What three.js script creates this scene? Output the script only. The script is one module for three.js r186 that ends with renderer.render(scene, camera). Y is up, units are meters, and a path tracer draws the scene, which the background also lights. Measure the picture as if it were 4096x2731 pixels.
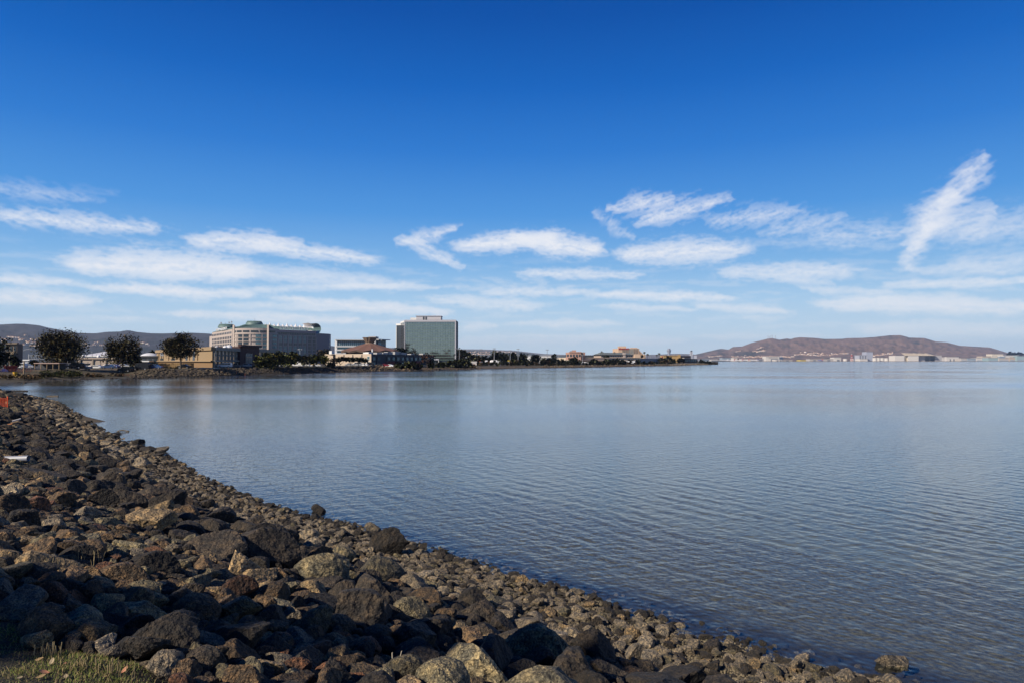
import * as THREE from 'three';
import { mergeGeometries, mergeVertices, toCreasedNormals } from 'three/addons/utils/BufferGeometryUtils.js';
import { createNoise2D, createNoise3D } from 'simplex-noise';

// ---------------------------------------------------------------- camera, sky, sun, exposure
const F = 2731, HORIZON = 1442, EYE = 4.6;                       // photograph's focal length and horizon in its own pixels, eye height over the water
const PITCH = Math.atan((HORIZON - 1365.5) / F);
const scene = new THREE.Scene();
const camera = new THREE.PerspectiveCamera(2 * Math.atan(1365.5 / F) * 180 / Math.PI, 4096 / 2731, 0.1, 30000);
camera.position.set(0, EYE, 0);
camera.rotation.x = PITCH;
const renderer = new THREE.WebGLRenderer({ antialias: true });
renderer.toneMapping = THREE.LinearToneMapping;
renderer.toneMappingExposure = 1.3;
renderer.shadowMap.enabled = true;

const SUN = new THREE.Vector3(-0.80, 0, 0.60).normalize().multiplyScalar(Math.cos(0.6)).setY(Math.sin(0.6));
const sun = new THREE.DirectionalLight(new THREE.Color(1.0, 0.90, 0.76), 5.0);
sun.name = 'sun';
sun.position.copy(SUN).multiplyScalar(400);
sun.castShadow = true;
Object.assign(sun.shadow.camera, { left: -500, right: 500, top: 300, bottom: -300, near: 1, far: 1500 });
scene.add(sun, sun.target);

// ---------------------------------------------------------------- helpers
function rng(seed) { let a = seed >>> 0; return () => { a = (a + 0x6D2B79F5) | 0; let t = Math.imul(a ^ (a >>> 15), 1 | a); t = (t + Math.imul(t ^ (t >>> 7), 61 | t)) ^ t; return ((t ^ (t >>> 14)) >>> 0) / 4294967296; }; }
const R = rng(7);
const rr = (a, b, r = R) => a + (b - a) * r();
const clamp = (x, a = 0, b = 1) => Math.min(b, Math.max(a, x));
const sstep = (a, b, x) => { const t = clamp((x - a) / (b - a)); return t * t * (3 - 2 * t); };
const lerp = (a, b, t) => a + (b - a) * t;
const N2 = createNoise2D(rng(11)), N3 = createNoise3D(rng(12));
const fbm2 = (x, y, o = 4) => { let s = 0, a = 0.5; for (let i = 0; i < o; i++) { s += a * N2(x, y); x = x * 2.03 + 17.1; y = y * 2.03 - 9.7; a *= 0.5; } return s; };
const fbm3 = (x, y, z, o = 3) => { let s = 0, a = 0.5; for (let i = 0; i < o; i++) { s += a * N3(x, y, z); x = x * 2.1 + 5.3; y *= 2.1; z = z * 2.1 - 3.3; a *= 0.5; } return s; };
function table(pts) { return (x) => { if (x <= pts[0][0]) return pts[0][1]; for (let i = 1; i < pts.length; i++) if (x <= pts[i][0]) { const [a, b] = pts[i - 1], [c, d] = pts[i]; return b + (d - b) * (x - a) / (c - a); } return pts[pts.length - 1][1]; }; }
const lin = (c) => { c /= 255; return c <= 0.04045 ? c / 12.92 : ((c + 0.055) / 1.055) ** 2.4; };
// a pixel of the photograph gives a direction; its distance comes from the height or the depth of what it shows
function ray(u, v) { const cx = (u - 2048) / F, cy = (1365.5 - v) / F; return new THREE.Vector3(cx, cy * Math.cos(PITCH) + Math.sin(PITCH), -Math.cos(PITCH) + cy * Math.sin(PITCH)); }
function G(u, v, y = 0) { const d = ray(u, v), t = (y - EYE) / d.y; return new THREE.Vector3(d.x * t, y, d.z * t); }
function P(u, v, depth) { const d = ray(u, v), t = depth / -d.z; return new THREE.Vector3(d.x * t, EYE + d.y * t, -depth); }
const X = (u, depth) => (u - 2048) / F * depth;
const Y = (v, depth) => P(2048, v, depth).y;

const used = {};
function numbered(name) { const n = used[name] ?? 0; used[name] = n + 1; return n ? name + '_' + String(n).padStart(3, '0') : name; }
function tag(o, label, category, group, kind) { if (label) o.userData.label = label; if (category) o.userData.category = category; if (group) o.userData.group = group; if (kind) o.userData.kind = kind; return o; }
function thing(name, label, category, pos = [0, 0, 0], turn = 0, group) { const o = new THREE.Group(); o.name = numbered(name); o.position.set(...pos); o.rotation.y = turn; scene.add(o); return tag(o, label, category, group); }
function mesh(name, geo, mat, parent) { const m = new THREE.Mesh(geo, mat); m.name = parent ? name : numbered(name); m.castShadow = m.receiveShadow = true; (parent ?? scene).add(m); return m; }
function structure(name, geo, mat, label, kind = 'structure') { const m = mesh(name, geo, mat); m.userData.kind = kind; if (label) m.userData.label = label; return m; }
function dup(src, pos, turn, label, group, scale) { const o = src.clone(); o.name = numbered(src.userData.base ?? src.name.replace(/_\d{3}$/, '')); o.userData = { ...src.userData }; if (pos) o.position.set(...pos); if (turn !== undefined) o.rotation.y = turn; if (scale) o.scale.setScalar(scale); if (label) o.userData.label = label; if (group) o.userData.group = group; scene.add(o); return o; }
const RGB = (r, g, b) => new THREE.Color().setRGB(r, g, b);
const TONE = 0.8;                                                 // base colours were read off at exposure 1
function std(r, g, b, rough = 0.85, more = {}) { return new THREE.MeshStandardMaterial({ color: RGB(r * TONE, g * TONE, b * TONE), roughness: rough, ...more }); }
function bx(w, h, d, x = 0, y = 0, z = 0, ry = 0) { const g = new THREE.BoxGeometry(w, h, d); if (ry) g.rotateY(ry); g.translate(x, y, z); return g; }       // centred at x, y, z
function tube(pts, r, seg = 12, rs = 6) { return new THREE.TubeGeometry(new THREE.CatmullRomCurve3(pts.map((p) => new THREE.Vector3(...p))), seg, r, rs, false); }
function cyl(r1, r2, h, x = 0, y = 0, z = 0, s = 10) { const g = new THREE.CylinderGeometry(r1, r2, h, s); g.translate(x, y + h / 2, z); return g; }             // y is the foot
const merge = (l) => mergeGeometries(l.map((g) => { const n = g.index ? g.toNonIndexed() : g; for (const k of Object.keys(n.attributes)) if (!['position', 'normal', 'uv', 'color'].includes(k)) n.deleteAttribute(k); return n; }));
function paint(g, r, gr, b) { const n = g.attributes.position.count, c = new Float32Array(n * 3); for (let i = 0; i < n; i++) c.set([r, gr, b], i * 3); g.setAttribute('color', new THREE.BufferAttribute(c, 3)); return g; }
function texture(n, fn, srgb, channels = 1) {                       // fn(x, y) in 0..1 -> grey value or [r, g, b], 0..255
  const d = new Uint8Array(n * n * 4);
  for (let y = 0; y < n; y++) for (let x = 0; x < n; x++) { const v = fn(x / n, y / n), i = (y * n + x) * 4; if (typeof v === 'number') d[i] = d[i + 1] = d[i + 2] = v; else { d[i] = v[0]; d[i + 1] = v[1]; d[i + 2] = v[2]; } d[i + 3] = 255; }
  const t = new THREE.DataTexture(d, n, n); t.wrapS = t.wrapT = THREE.RepeatWrapping; t.magFilter = THREE.LinearFilter; t.minFilter = THREE.LinearMipmapLinearFilter; if (srgb) t.colorSpace = THREE.SRGBColorSpace; t.needsUpdate = true; return t;
}
const withRepeat = (t, k) => { const c = t.clone(); c.repeat.set(k, k); c.needsUpdate = true; return c; };
// seamless noise: a torus in four dimensions would be needed; blending four shifted copies does as well
function seamless(f) { return (x, y) => { const a = f(x, y), b = f(x - 1, y), c = f(x, y - 1), d = f(x - 1, y - 1), sx = sstep(0.2, 0.8, x), sy = sstep(0.2, 0.8, y), n = Math.sqrt(((1 - sx) ** 2 + sx ** 2) * ((1 - sy) ** 2 + sy ** 2)); return (a * (1 - sx) * (1 - sy) + b * sx * (1 - sy) + c * (1 - sx) * sy + d * sx * sy) / n; }; }

// ---------------------------------------------------------------- the sky: blue air and cirrus
function makeSky() {
  const AIR = 1 / 1.3, W = 4096, H = 2048, data = new Float32Array(W * H * 4);
  const air = [[0, 212, 227, 236], [2, 200, 222, 238], [5, 170, 207, 238], [8, 126, 181, 232], [12, 80, 152, 224], [17, 44, 123, 209], [22, 14, 100, 191], [27, 0, 81, 170], [35, 0, 64, 146], [50, 0, 48, 120], [90, 0, 34, 92]].map((r) => [r[0], lin(r[1]), lin(r[2]), lin(r[3])]);
  const airR = table(air.map((r) => [r[0], r[1]])), airG = table(air.map((r) => [r[0], r[2]])), airB = table(air.map((r) => [r[0], r[3]]));
  const D = 180 / Math.PI;
  const LE = (u, v) => { const d = ray(u, v).normalize(); return [Math.atan2(d.x, -d.z) * D, Math.asin(d.y) * D]; };
  // each cloud: two ends, half thickness above and below (degrees), strength, share of wisps, slant of its fibres
  const clouds = [
    [-60, 855, 580, 915, 0.6, 0.55, 0.85, 0.75, -12], [-80, 745, 320, 800, 0.6, 0.4, 0.4, 1.0, -14], [200, 770, 430, 770, 0.4, 0.3, 0.16, 1, -8],
    [800, 965, 1130, 970, 0.75, 0.8, 0.9, 0.5, -6], [1060, 985, 1470, 1035, 0.55, 0.6, 0.85, 0.5, -6],
    [330, 1060, 960, 1085, 1.3, 0.85, 0.95, 0.18, 2], [900, 1085, 1500, 1130, 0.75, 0.5, 0.6, 0.3, -4],
    [-60, 1115, 220, 1130, 0.5, 0.35, 0.75, 0.45, -8], [-60, 1185, 310, 1205, 0.55, 0.35, 0.85, 0.4, -6], [260, 1130, 360, 1135, 0.25, 0.2, 0.45, 0.6, 0],
    [440, 1150, 980, 1180, 0.4, 0.45, 0.9, 0.3, -5], [930, 1160, 1640, 1140, 0.28, 0.3, 0.55, 0.4, 3], [1180, 1200, 1760, 1245, 0.4, 0.5, 0.85, 0.3, -5], [950, 1220, 1300, 1235, 0.3, 0.25, 0.6, 0.4, -3], [1350, 1145, 1740, 1150, 0.25, 0.25, 0.5, 0.3, 0],
    [720, 1255, 1400, 1280, 0.3, 0.35, 0.8, 0.3, -3], [0, 1285, 520, 1275, 0.2, 0.25, 0.35, 0.5, 0], [300, 1345, 520, 1345, 0.2, 0.2, 0.3, 0.5, 0],
    [1630, 965, 1790, 925, 0.5, 0.45, 0.7, 0.7, -20], [1635, 965, 1800, 1050, 0.55, 0.55, 0.75, 0.6, -22], [1760, 950, 1840, 905, 0.25, 0.3, 0.4, 1, 20],
    [1860, 985, 2180, 955, 0.75, 0.75, 0.95, 0.25, 4], [2100, 960, 2370, 1000, 0.95, 0.85, 0.98, 0.25, -8], [2130, 1095, 2520, 1105, 0.5, 0.35, 0.78, 0.5, -4],
    [2400, 865, 2500, 940, 0.5, 0.5, 0.5, 1, 40], [2470, 830, 2660, 800, 0.7, 0.8, 0.85, 0.75, 14], [2600, 880, 2860, 810, 0.8, 0.65, 0.85, 0.75, 18],
    [2880, 880, 3160, 850, 0.7, 0.75, 0.62, 0.9, 20], [3090, 930, 3340, 880, 0.8, 0.6, 0.55, 0.95, 15], [3300, 950, 3590, 930, 0.9, 0.6, 0.55, 0.95, 5], [3000, 970, 3560, 985, 0.3, 0.3, 0.3, 1, 0],
    [2520, 1015, 2940, 1000, 0.9, 0.95, 0.92, 0.3, 3], [2940, 1090, 3370, 1085, 0.65, 0.65, 0.75, 0.4, -2], [3150, 1120, 3300, 1130, 0.3, 0.4, 0.5, 0.4, -5],
    [3925, 650, 3790, 800, 0.85, 0.85, 0.78, 0.7, 25], [3790, 800, 3660, 960, 1.1, 1.1, 0.8, 0.5, 15], [3720, 920, 3640, 1045, 0.7, 0.7, 0.7, 0.6, 15], [3750, 900, 3930, 860, 1.3, 1.4, 0.62, 0.5, 6],
    [3900, 930, 4200, 870, 0.9, 1.0, 0.55, 0.7, 10], [3650, 1080, 4000, 1085, 0.4, 0.35, 0.45, 0.6, 3], [3600, 1140, 4150, 1125, 0.35, 0.3, 0.75, 0.4, 3], [3850, 1060, 4200, 1040, 0.8, 0.6, 0.45, 0.6, 5],
    [3340, 1215, 4050, 1235, 0.7, 0.55, 0.78, 0.15, 0], [3500, 1195, 3900, 1200, 0.4, 0.4, 0.4, 0.2, 0], [3480, 1320, 4150, 1325, 0.6, 0.5, 0.5, 0.2, 0],
    [2420, 1180, 2880, 1190, 0.4, 0.4, 0.85, 0.3, 0], [2450, 1222, 2750, 1235, 0.2, 0.3, 0.6, 0.3, -3], [2850, 1228, 3110, 1245, 0.3, 0.35, 0.68, 0.3, -4], [3000, 1275, 3130, 1275, 0.25, 0.25, 0.35, 0.4, 0], [3260, 1160, 3500, 1165, 0.3, 0.3, 0.55, 0.3, 0],
    [1990, 1170, 2330, 1165, 0.4, 0.35, 0.7, 0.4, 0], [1760, 1200, 2130, 1225, 0.45, 0.5, 0.7, 0.4, -4], [1960, 1120, 2060, 1150, 0.3, 0.3, 0.3, 0.9, 10], [2080, 1110, 2180, 1130, 0.3, 0.3, 0.4, 0.8, 0], [1830, 1150, 1980, 1155, 0.3, 0.3, 0.35, 0.5, 0],
    [1880, 1305, 1970, 1305, 0.25, 0.25, 0.5, 0.5, 0], [2100, 1295, 2430, 1293, 0.3, 0.3, 0.6, 0.3, 0], [1480, 1295, 1660, 1290, 0.25, 0.2, 0.5, 0.4, 0], [1830, 1370, 2000, 1362, 0.3, 0.35, 0.4, 0.3, 0], [2080, 1365, 2280, 1365, 0.35, 0.3, 0.42, 0.3, 0], [2330, 1355, 2700, 1365, 0.4, 0.35, 0.45, 0.2, 0], [1900, 1348, 2500, 1335, 0.12, 0.15, 0.35, 0.2, 0], [2880, 1345, 3200, 1342, 0.3, 0.3, 0.3, 0.3, 0],
  ].map(([u1, v1, u2, v2, up, dn, k, wisp, sl]) => { const [a, b] = LE(u1, v1), [c, d] = LE(u2, v2); return { a, b, c, d, up: up * 1.3, dn: dn * 1.25, k, wisp, sl: sl / D }; });
  const y0 = H / 2;
  for (let y = 0; y < H; y++) {
    const el = ((y + 0.5) / H - 0.5) * 180, ae = Math.max(0, el), cr = airR(ae), cg = airG(ae), cb = airB(ae);
    const near = el > -0.2 && el < 24 ? clouds.filter((c) => el > Math.min(c.b, c.d) - c.dn * 2.5 - 0.6 && el < Math.max(c.b, c.d) + c.up * 2.5 + 0.6) : [];
    for (let x = 0; x < W; x++) {
      let lon = ((x + 0.5) / W) * 360 - 180 + 90; if (lon > 180) lon -= 360;
      let den = 0;
      if (near.length && lon > -46 && lon < 46) {
        // warp so that no edge stays straight
        const wx = lon + 0.4 * N2(lon * 0.3, el * 0.5 + 40) + 0.2 * N2(lon * 0.9, el * 1.8 + 7), wy = el + 0.12 * N2(lon * 0.3 + 9, el * 0.6) + 0.05 * N2(lon * 1.1 - 4, el * 2.1) + 0.03 * N2(lon * 3.1, el * 5.0);
        for (const c of near) {
          const dx = c.c - c.a, dy = c.d - c.b, L2 = dx * dx + dy * dy, px = wx - c.a, py = wy - c.b;
          const t = (px * dx + py * dy) / L2; if (t < -0.25 || t > 1.25) continue;
          const tc = clamp(t), qx = px - dx * tc, qy = py - dy * tc, L = Math.sqrt(L2);
          const side = (dx * qy - dy * qx) / L * (dx < 0 ? -1 : 1);          // above or below the axis
          const fat = 0.55 + 0.45 * Math.sin(Math.PI * clamp(t * 0.86 + 0.07));
          const over = Math.max(0, Math.abs(t - 0.5) - 0.5) * L / 1.5;
          const e = Math.hypot(side / ((side > 0 ? c.up : c.dn) * fat), over);
          if (e > 1.6) continue;
          const cs = Math.cos(c.sl), sn = Math.sin(c.sl), fx = (lon * cs + el * sn), fy = (-lon * sn + el * cs);
          const fib = 0.5 + 0.85 * fbm2(fx * 0.42 + c.a, fy * 2.1 + c.b * 3, 5), fine = 0.5 + 0.8 * fbm2(fx * 1.5, fy * 5.2 + c.a, 4);
          const edge = 1 - sstep(0.22, 1.28, e + (fib - 0.5) * (0.4 + 1.0 * c.wisp) + (fine - 0.5) * (0.35 + 0.35 * c.wisp));
          const body = lerp(1, clamp(0.05 + 1.5 * fib * (0.3 + 1.0 * fine)), 0.35 + 0.65 * c.wisp);
          den = 1 - (1 - den) * (1 - clamp(edge * body * c.k * 1.08));
        }
      }
      if (el > 0.6 && el < 11 && lon > -46 && lon < 46) {            // thin broken veil low over the horizon
        const f = fbm2(lon * 0.11 + 3, el * 0.95 + 8, 4), g = fbm2(lon * 0.5 - 7, el * 3.4, 4);
        const veil = sstep(0.02, 0.5, f + 0.5 * g) * sstep(0.6, 2, el) * (1 - sstep(5.5, 10.5, el)) * 0.2; den = 1 - (1 - den) * (1 - veil);
      }
      // out of the frame the same kind of streaks goes on
      const off = sstep(38, 46, Math.abs(lon));
      if (off > 0 && el > 0.5 && el < 26) {
        const win = sstep(0.5, 4, el) * (1 - sstep(9, 24, el)), l2 = Math.abs(lon) > 175 ? 175 * Math.sign(lon) : lon;
        const f = fbm2(l2 * 0.055 + 31, el * 0.5 + 3, 4), g = fbm2(l2 * 0.3, el * 2.2, 4);
        den = Math.max(den, off * win * sstep(-0.05, 0.45, f + 0.35 * g) * 0.8 * (1 - sstep(165, 176, Math.abs(lon))));
      }
      const i = (y * W + x) * 4, w = 0.93;
      // cirrus is a little dimmer near the horizon, where it is seen through more air
      const th = 1 - Math.exp(-ae / 2.5), kr = lerp(lin(226), lin(243), th), kg = lerp(lin(231), lin(244), th), kb = lerp(lin(237), lin(249), th);
      if (el < 0) { data[i] = 0.07; data[i + 1] = 0.066; data[i + 2] = 0.06; data[i + 3] = 1; continue; }
      data[i] = lerp(cr, kr, den * w) * AIR; data[i + 1] = lerp(cg, kg, den * w) * AIR; data[i + 2] = lerp(cb, kb, den * w) * AIR; data[i + 3] = 1;
    }
  }
  const t = new THREE.DataTexture(data, W, H, THREE.RGBAFormat, THREE.FloatType);
  t.mapping = THREE.EquirectangularReflectionMapping; t.magFilter = t.minFilter = THREE.LinearFilter; t.needsUpdate = true;
  return t;
}
scene.background = makeSky();
scene.environment = scene.background;
// ---------------------------------------------------------------- the bay
// near shoreline, read where stones meet the water, and the height of the bank behind it
const shorePx = [[-160, 1549], [-30, 1560], [90, 1577], [215, 1605], [300, 1660], [400, 1725], [520, 1783], [660, 1838], [800, 1915], [960, 1985], [1130, 2052], [1330, 2098], [1540, 2165], [1760, 2235], [1960, 2292], [2150, 2350], [2360, 2400], [2540, 2470], [2760, 2545], [3010, 2610], [3250, 2680], [3480, 2728]];
const shore = shorePx.map(([u, v]) => { const p = G(u, v, 0); return [p.x, p.z]; });
shore.unshift([shore[0][0] - 40, shore[0][1] - 18]);
shore.push([8.6, -6.6], [14, -1.5], [24, 8]);
function inland(x, z) {                                            // distance from the waterline, positive on land
  let best = 1e9, sign = 1;
  for (let i = 0; i + 1 < shore.length; i++) {
    const [ax, az] = shore[i], [bx_, bz] = shore[i + 1], dx = bx_ - ax, dz = bz - az, t = clamp(((x - ax) * dx + (z - az) * dz) / (dx * dx + dz * dz)), qx = x - ax - dx * t, qz = z - az - dz * t, d = qx * qx + qz * qz;
    if (d < best) { best = d; sign = dx * (z - az) - dz * (x - ax) > 0 ? 1 : -1; }
  }
  return Math.sqrt(best) * sign;
}
const bankProfile = table([[-60, -1.0], [-8, -0.8], [-3, -0.42], [0, 0], [2.2, 0.30], [5, 1.15], [9, 2.62], [10.2, 2.88], [14, 2.95], [80, 3.1]]);
const lawn = (x, z) => -z < 4.78 - 0.384 * (x + 3.3) + 0.18 * N2(x * 2.2, z * 2.2) && inland(x, z) > 7.5;      // the turf by the path
const bankHeight = (x, z, s = inland(x, z)) => bankProfile(s) + 0.06 * N2(x * 0.7, z * 0.7) * sstep(-3, 1, s);

const waves = [];
{ const r = rng(5);
  for (let i = 0; i < 16; i++) { const a = Math.atan2(0.54, -0.84) + rr(-0.3, 0.3, r), l = 0.3 * Math.pow(3.2, r()); waves.push([Math.cos(a), Math.sin(a), l, 0.0155 * rr(0.6, 1.2, r), rr(0, 6.28, r)]); }
  for (let i = 0; i < 22; i++) { const a = Math.atan2(1, -0.12) + rr(-0.6, 0.6, r), l = 0.14 * Math.pow(2.8, r()); waves.push([Math.cos(a), Math.sin(a), l, 0.017 * rr(0.6, 1.2, r), rr(0, 6.28, r)]); } }
function makeWater() {
  const rows = [], NC = 620;
  let d = 5.2; while (d < 90) { rows.push(d); d += Math.max(0.03, d * d / (EYE * 683) * 0.55); }
  while (d < 9000) { rows.push(d); d *= 1.012 + 0.00002 * d; } rows.push(9500);
  const lon0 = -0.93, lon1 = 0.93, pos = new Float32Array(rows.length * NC * 3), uv = new Float32Array(rows.length * NC * 2), idx = [];
  let k = 0;
  for (let i = 0; i < rows.length; i++) for (let j = 0; j < NC; j++, k++) {
    const dep = rows[i], a = lerp(lon0, lon1, j / (NC - 1)), x = Math.tan(a) * dep * 0.8, z = -dep, step = i + 1 < rows.length ? rows[i + 1] - rows[i] : 50;
    let h = 0;
    if (step < 0.5) {
      const patch = 0.75 + 0.5 * N2(x * 0.06, z * 0.06);
      for (const [wx, wz, l, slope, ph] of waves) { const keep = 1 - sstep(0.16, 0.36, step / l); if (keep <= 0) continue; const q = (x * wx + z * wz) * 6.2832 / l + ph + 1.6 * N2(x * 0.13 + ph, z * 0.13); h += keep * slope * l / 6.2832 * (Math.sin(q) + 0.22 * Math.sin(2 * q + 1.57)); }
      const s = inland(x, z); h *= patch * sstep(-0.6, 2.5, -s) * 0.97 + 0.03;
    }
    pos[k * 3] = x; pos[k * 3 + 1] = h; pos[k * 3 + 2] = z; uv[k * 2] = x / 9; uv[k * 2 + 1] = z / 9;
    if (i && j) { const A = k - NC - 1, B = k - NC, C = k - 1; idx.push(A, B, C, B, k, C); }
  }
  const g = new THREE.BufferGeometry(); g.setAttribute('position', new THREE.BufferAttribute(pos, 3)); g.setAttribute('uv', new THREE.BufferAttribute(uv, 2)); g.setIndex(idx); g.computeVertexNormals();
  return g;
}
// ripples too small for the mesh: one seamless nine-metre tile of slopes
const ripple = (() => {
  const n = 1024, r = rng(21), comps = [];
  for (let i = 0; i < 60; i++) { const a = (i % 3 ? Math.atan2(1, -0.2) : Math.atan2(0.54, -0.84)) + rr(-1.5, 1.5, r), l = 0.13 * Math.pow(11, r() * r()), f = 9 / l, kx = Math.round(Math.cos(a) * f), ky = Math.round(Math.sin(a) * f); comps.push([kx, ky, rr(0, 6.28, r), 0.0080]); }
  const d = new Uint8Array(n * n * 4), sx = new Float32Array(n * n), sy = new Float32Array(n * n);
  for (const [kx, ky, ph, s] of comps) { const K = Math.hypot(kx, ky) || 1; for (let y = 0; y < n; y++) for (let x = 0; x < n; x++) { const c = s * Math.cos(6.28318 * (kx * x + ky * y) / n + ph); sx[y * n + x] += c * kx / K; sy[y * n + x] += c * ky / K; } }
  for (let i = 0; i < n * n; i++) { const nx = -sx[i], ny = -sy[i], q = 1 / Math.hypot(nx, ny, 1); d[i * 4] = 127.5 + 127.5 * nx * q; d[i * 4 + 1] = 127.5 + 127.5 * ny * q; d[i * 4 + 2] = 127.5 + 127.5 * q; d[i * 4 + 3] = 255; }
  const t = new THREE.DataTexture(d, n, n); t.wrapS = t.wrapT = THREE.RepeatWrapping; t.magFilter = THREE.LinearFilter; t.needsUpdate = true; return t;
})();
const windTex = (() => { const f = seamless((x, y) => fbm2(x * 3, y * 9, 5)); const t = texture(512, (x, y) => clamp(25 + 38 * f(x, y), 10, 44)); t.repeat.set(9 / 420, 9 / 420); return t; })();      // ruffled and slick patches
const waterMat = new THREE.MeshPhysicalMaterial({ color: RGB(0.86, 0.9, 0.86), roughness: 1, roughnessMap: windTex, ior: 1.33, transmission: 1, thickness: 0, normalMap: ripple, normalScale: new THREE.Vector2(1, 1) });
structure('bay_water', makeWater(), waterMat, 'rippled grey blue water of the wide bay');
// the mud under it
const mudTex = (() => { const f = seamless((x, y) => fbm2(x * 6, y * 6, 5)), g = seamless((x, y) => fbm2(x * 60 + 5, y * 60, 3)); return texture(512, (x, y) => clamp(180 + 60 * f(x, y) + 50 * g(x, y), 40, 255), true); })();
const plain = (w, d, x, y, z, k = 4) => { const g = new THREE.PlaneGeometry(w, d, 1, 1); g.rotateX(-Math.PI / 2); g.translate(x, y, z); const p = g.attributes.position, uv = g.attributes.uv; for (let i = 0; i < p.count; i++) uv.setXY(i, p.getX(i) / k, p.getZ(i) / k); return g; };
structure('bay_bed', plain(26000, 14000, 0, -0.95, -6800), std(0.30, 0.282, 0.172, 1, { map: mudTex }), 'olive grey mud bottom of the shallow bay');

// ---------------------------------------------------------------- the near bank
const soilTex = (() => { const f = seamless((x, y) => fbm2(x * 9, y * 9, 5)), g = seamless((x, y) => fbm2(x * 70, y * 70, 2)), h = seamless((x, y) => N2(x * 150, y * 150)); return texture(1024, (x, y) => { const v = clamp(0.55 + 0.35 * f(x, y) + 0.4 * g(x, y) + 0.2 * h(x, y), 0.12, 1.0); return [255 * v, 244 * v, 222 * v]; }, true); })();
const soilBump = (() => { const g = seamless((x, y) => fbm2(x * 60, y * 60, 3)); return texture(1024, (x, y) => clamp(127 + 170 * g(x, y), 0, 255)); })();
{
  const x0 = -92, x1 = 26, z0 = -118, z1 = 10, xs = [], zs = [];
  for (let x = x0; x <= x1;) { xs.push(x); x += x > -14 && x < 10 ? 0.3 : 0.8; }
  for (let z = z0; z <= z1;) { zs.push(z); z += z > -26 ? 0.3 : 0.8; }
  const pos = [], uv = [], col = [], idx = [], S = [];
  for (let j = 0; j < zs.length; j++) for (let i = 0; i < xs.length; i++) {
    const x = xs[i], z = zs[j], s = inland(x, z); S.push(s); pos.push(x, bankHeight(x, z, s), z); uv.push(x / 1.6, z / 1.6);
    // what the ground is made of: mud under water, shell gravel at its edge, dark earth under the stones, turf on top
    const n = 0.6 * N2(x * 0.5, z * 0.5) + 0.4 * N2(x * 1.9, z * 1.9);
    const kinds = [[sstep(1.1, 2.4, -s - 0.8 * n), [0.43, 0.405, 0.247]], [sstep(-0.3, 0.3, -s - 0.4 * n) * (1 - sstep(1.1, 2.4, -s - 0.8 * n)), [0.085, 0.07, 0.045]], [sstep(-0.5, 0.2, s + 0.3 * n) * (1 - sstep(2.4, 3.2, s + 0.5 * n)), [0.17, 0.14, 0.09]], [sstep(2.4, 3.2, s + 0.5 * n) * (1 - sstep(8.8, 9.8, s + 0.5 * n)), [0.06, 0.047, 0.033]], [sstep(8.8, 9.8, s + 0.5 * n), lawn(x, z) ? [0.22, 0.19, 0.07] : [0.085, 0.065, 0.042]]];
    const c = [0, 0, 0]; let w = 0; for (const [q, k] of kinds) { w += q; for (let m = 0; m < 3; m++) c[m] += q * k[m]; } col.push(c[0] / w, c[1] / w, c[2] / w);
  }
  const n = xs.length;
  for (let j = 1; j < zs.length; j++) for (let i = 1; i < n; i++) { const a = (j - 1) * n + i - 1, b = a + 1, c = a + n, d = c + 1; if (Math.max(S[a], S[b], S[c], S[d]) > -9) idx.push(a, c, b, b, c, d); }
  const g = new THREE.BufferGeometry(); g.setAttribute('position', new THREE.Float32BufferAttribute(pos, 3)); g.setAttribute('uv', new THREE.Float32BufferAttribute(uv, 2)); g.setAttribute('color', new THREE.Float32BufferAttribute(col, 3)); g.setIndex(idx); g.computeVertexNormals();
  structure('shore_ground', g, new THREE.MeshStandardMaterial({ vertexColors: true, map: soilTex, bumpMap: soilBump, bumpScale: 0.03, roughness: 0.95 }), 'earth and gravel of the sloping shore under the stones');
}
// level land behind the viewer and beside the cove
structure('inland_ground', plain(6000, 3000, -2900, 2.84, 1509, 1.6), std(0.16, 0.135, 0.08, 1, { map: soilTex }), 'level land behind the bank');
structure('inland_field', plain(2000, 128, -1091, 2.84, -54, 1.6), std(0.16, 0.135, 0.08, 1, { map: soilTex }), 'level land beside the cove');
// ---------------------------------------------------------------- stones
const stoneTex = (() => { const f = seamless((x, y) => fbm2(x * 4, y * 4, 6)), g = seamless((x, y) => fbm2(x * 26 + 3, y * 26, 4)), sp = seamless((x, y) => N2(x * 42 + 9, y * 42));
  return texture(1024, (x, y) => { const a = f(x, y), b = g(x, y), w = sstep(0.93, 1.05, sp(x, y) + 0.25 * b), v = clamp(0.62 + 0.34 * a + 0.42 * b, 0.14, 1), t = clamp(0.5 + 1.3 * a); return [lerp(lerp(225, 255, t) * v, 250, w * 0.7), lerp(lerp(222, 236, t) * v, 245, w * 0.7), lerp(lerp(218, 205, t) * v, 235, w * 0.7)]; }, true); })();
const stoneBump = (() => { const f = seamless((x, y) => fbm2(x * 7, y * 7, 7)), g = seamless((x, y) => Math.abs(fbm2(x * 5 + 8, y * 9, 5))); return texture(1024, (x, y) => clamp(120 + 170 * f(x, y) - 130 * (1 - sstep(0, 0.06, g(x, y))) * 0.5, 0, 255)); })();
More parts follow.
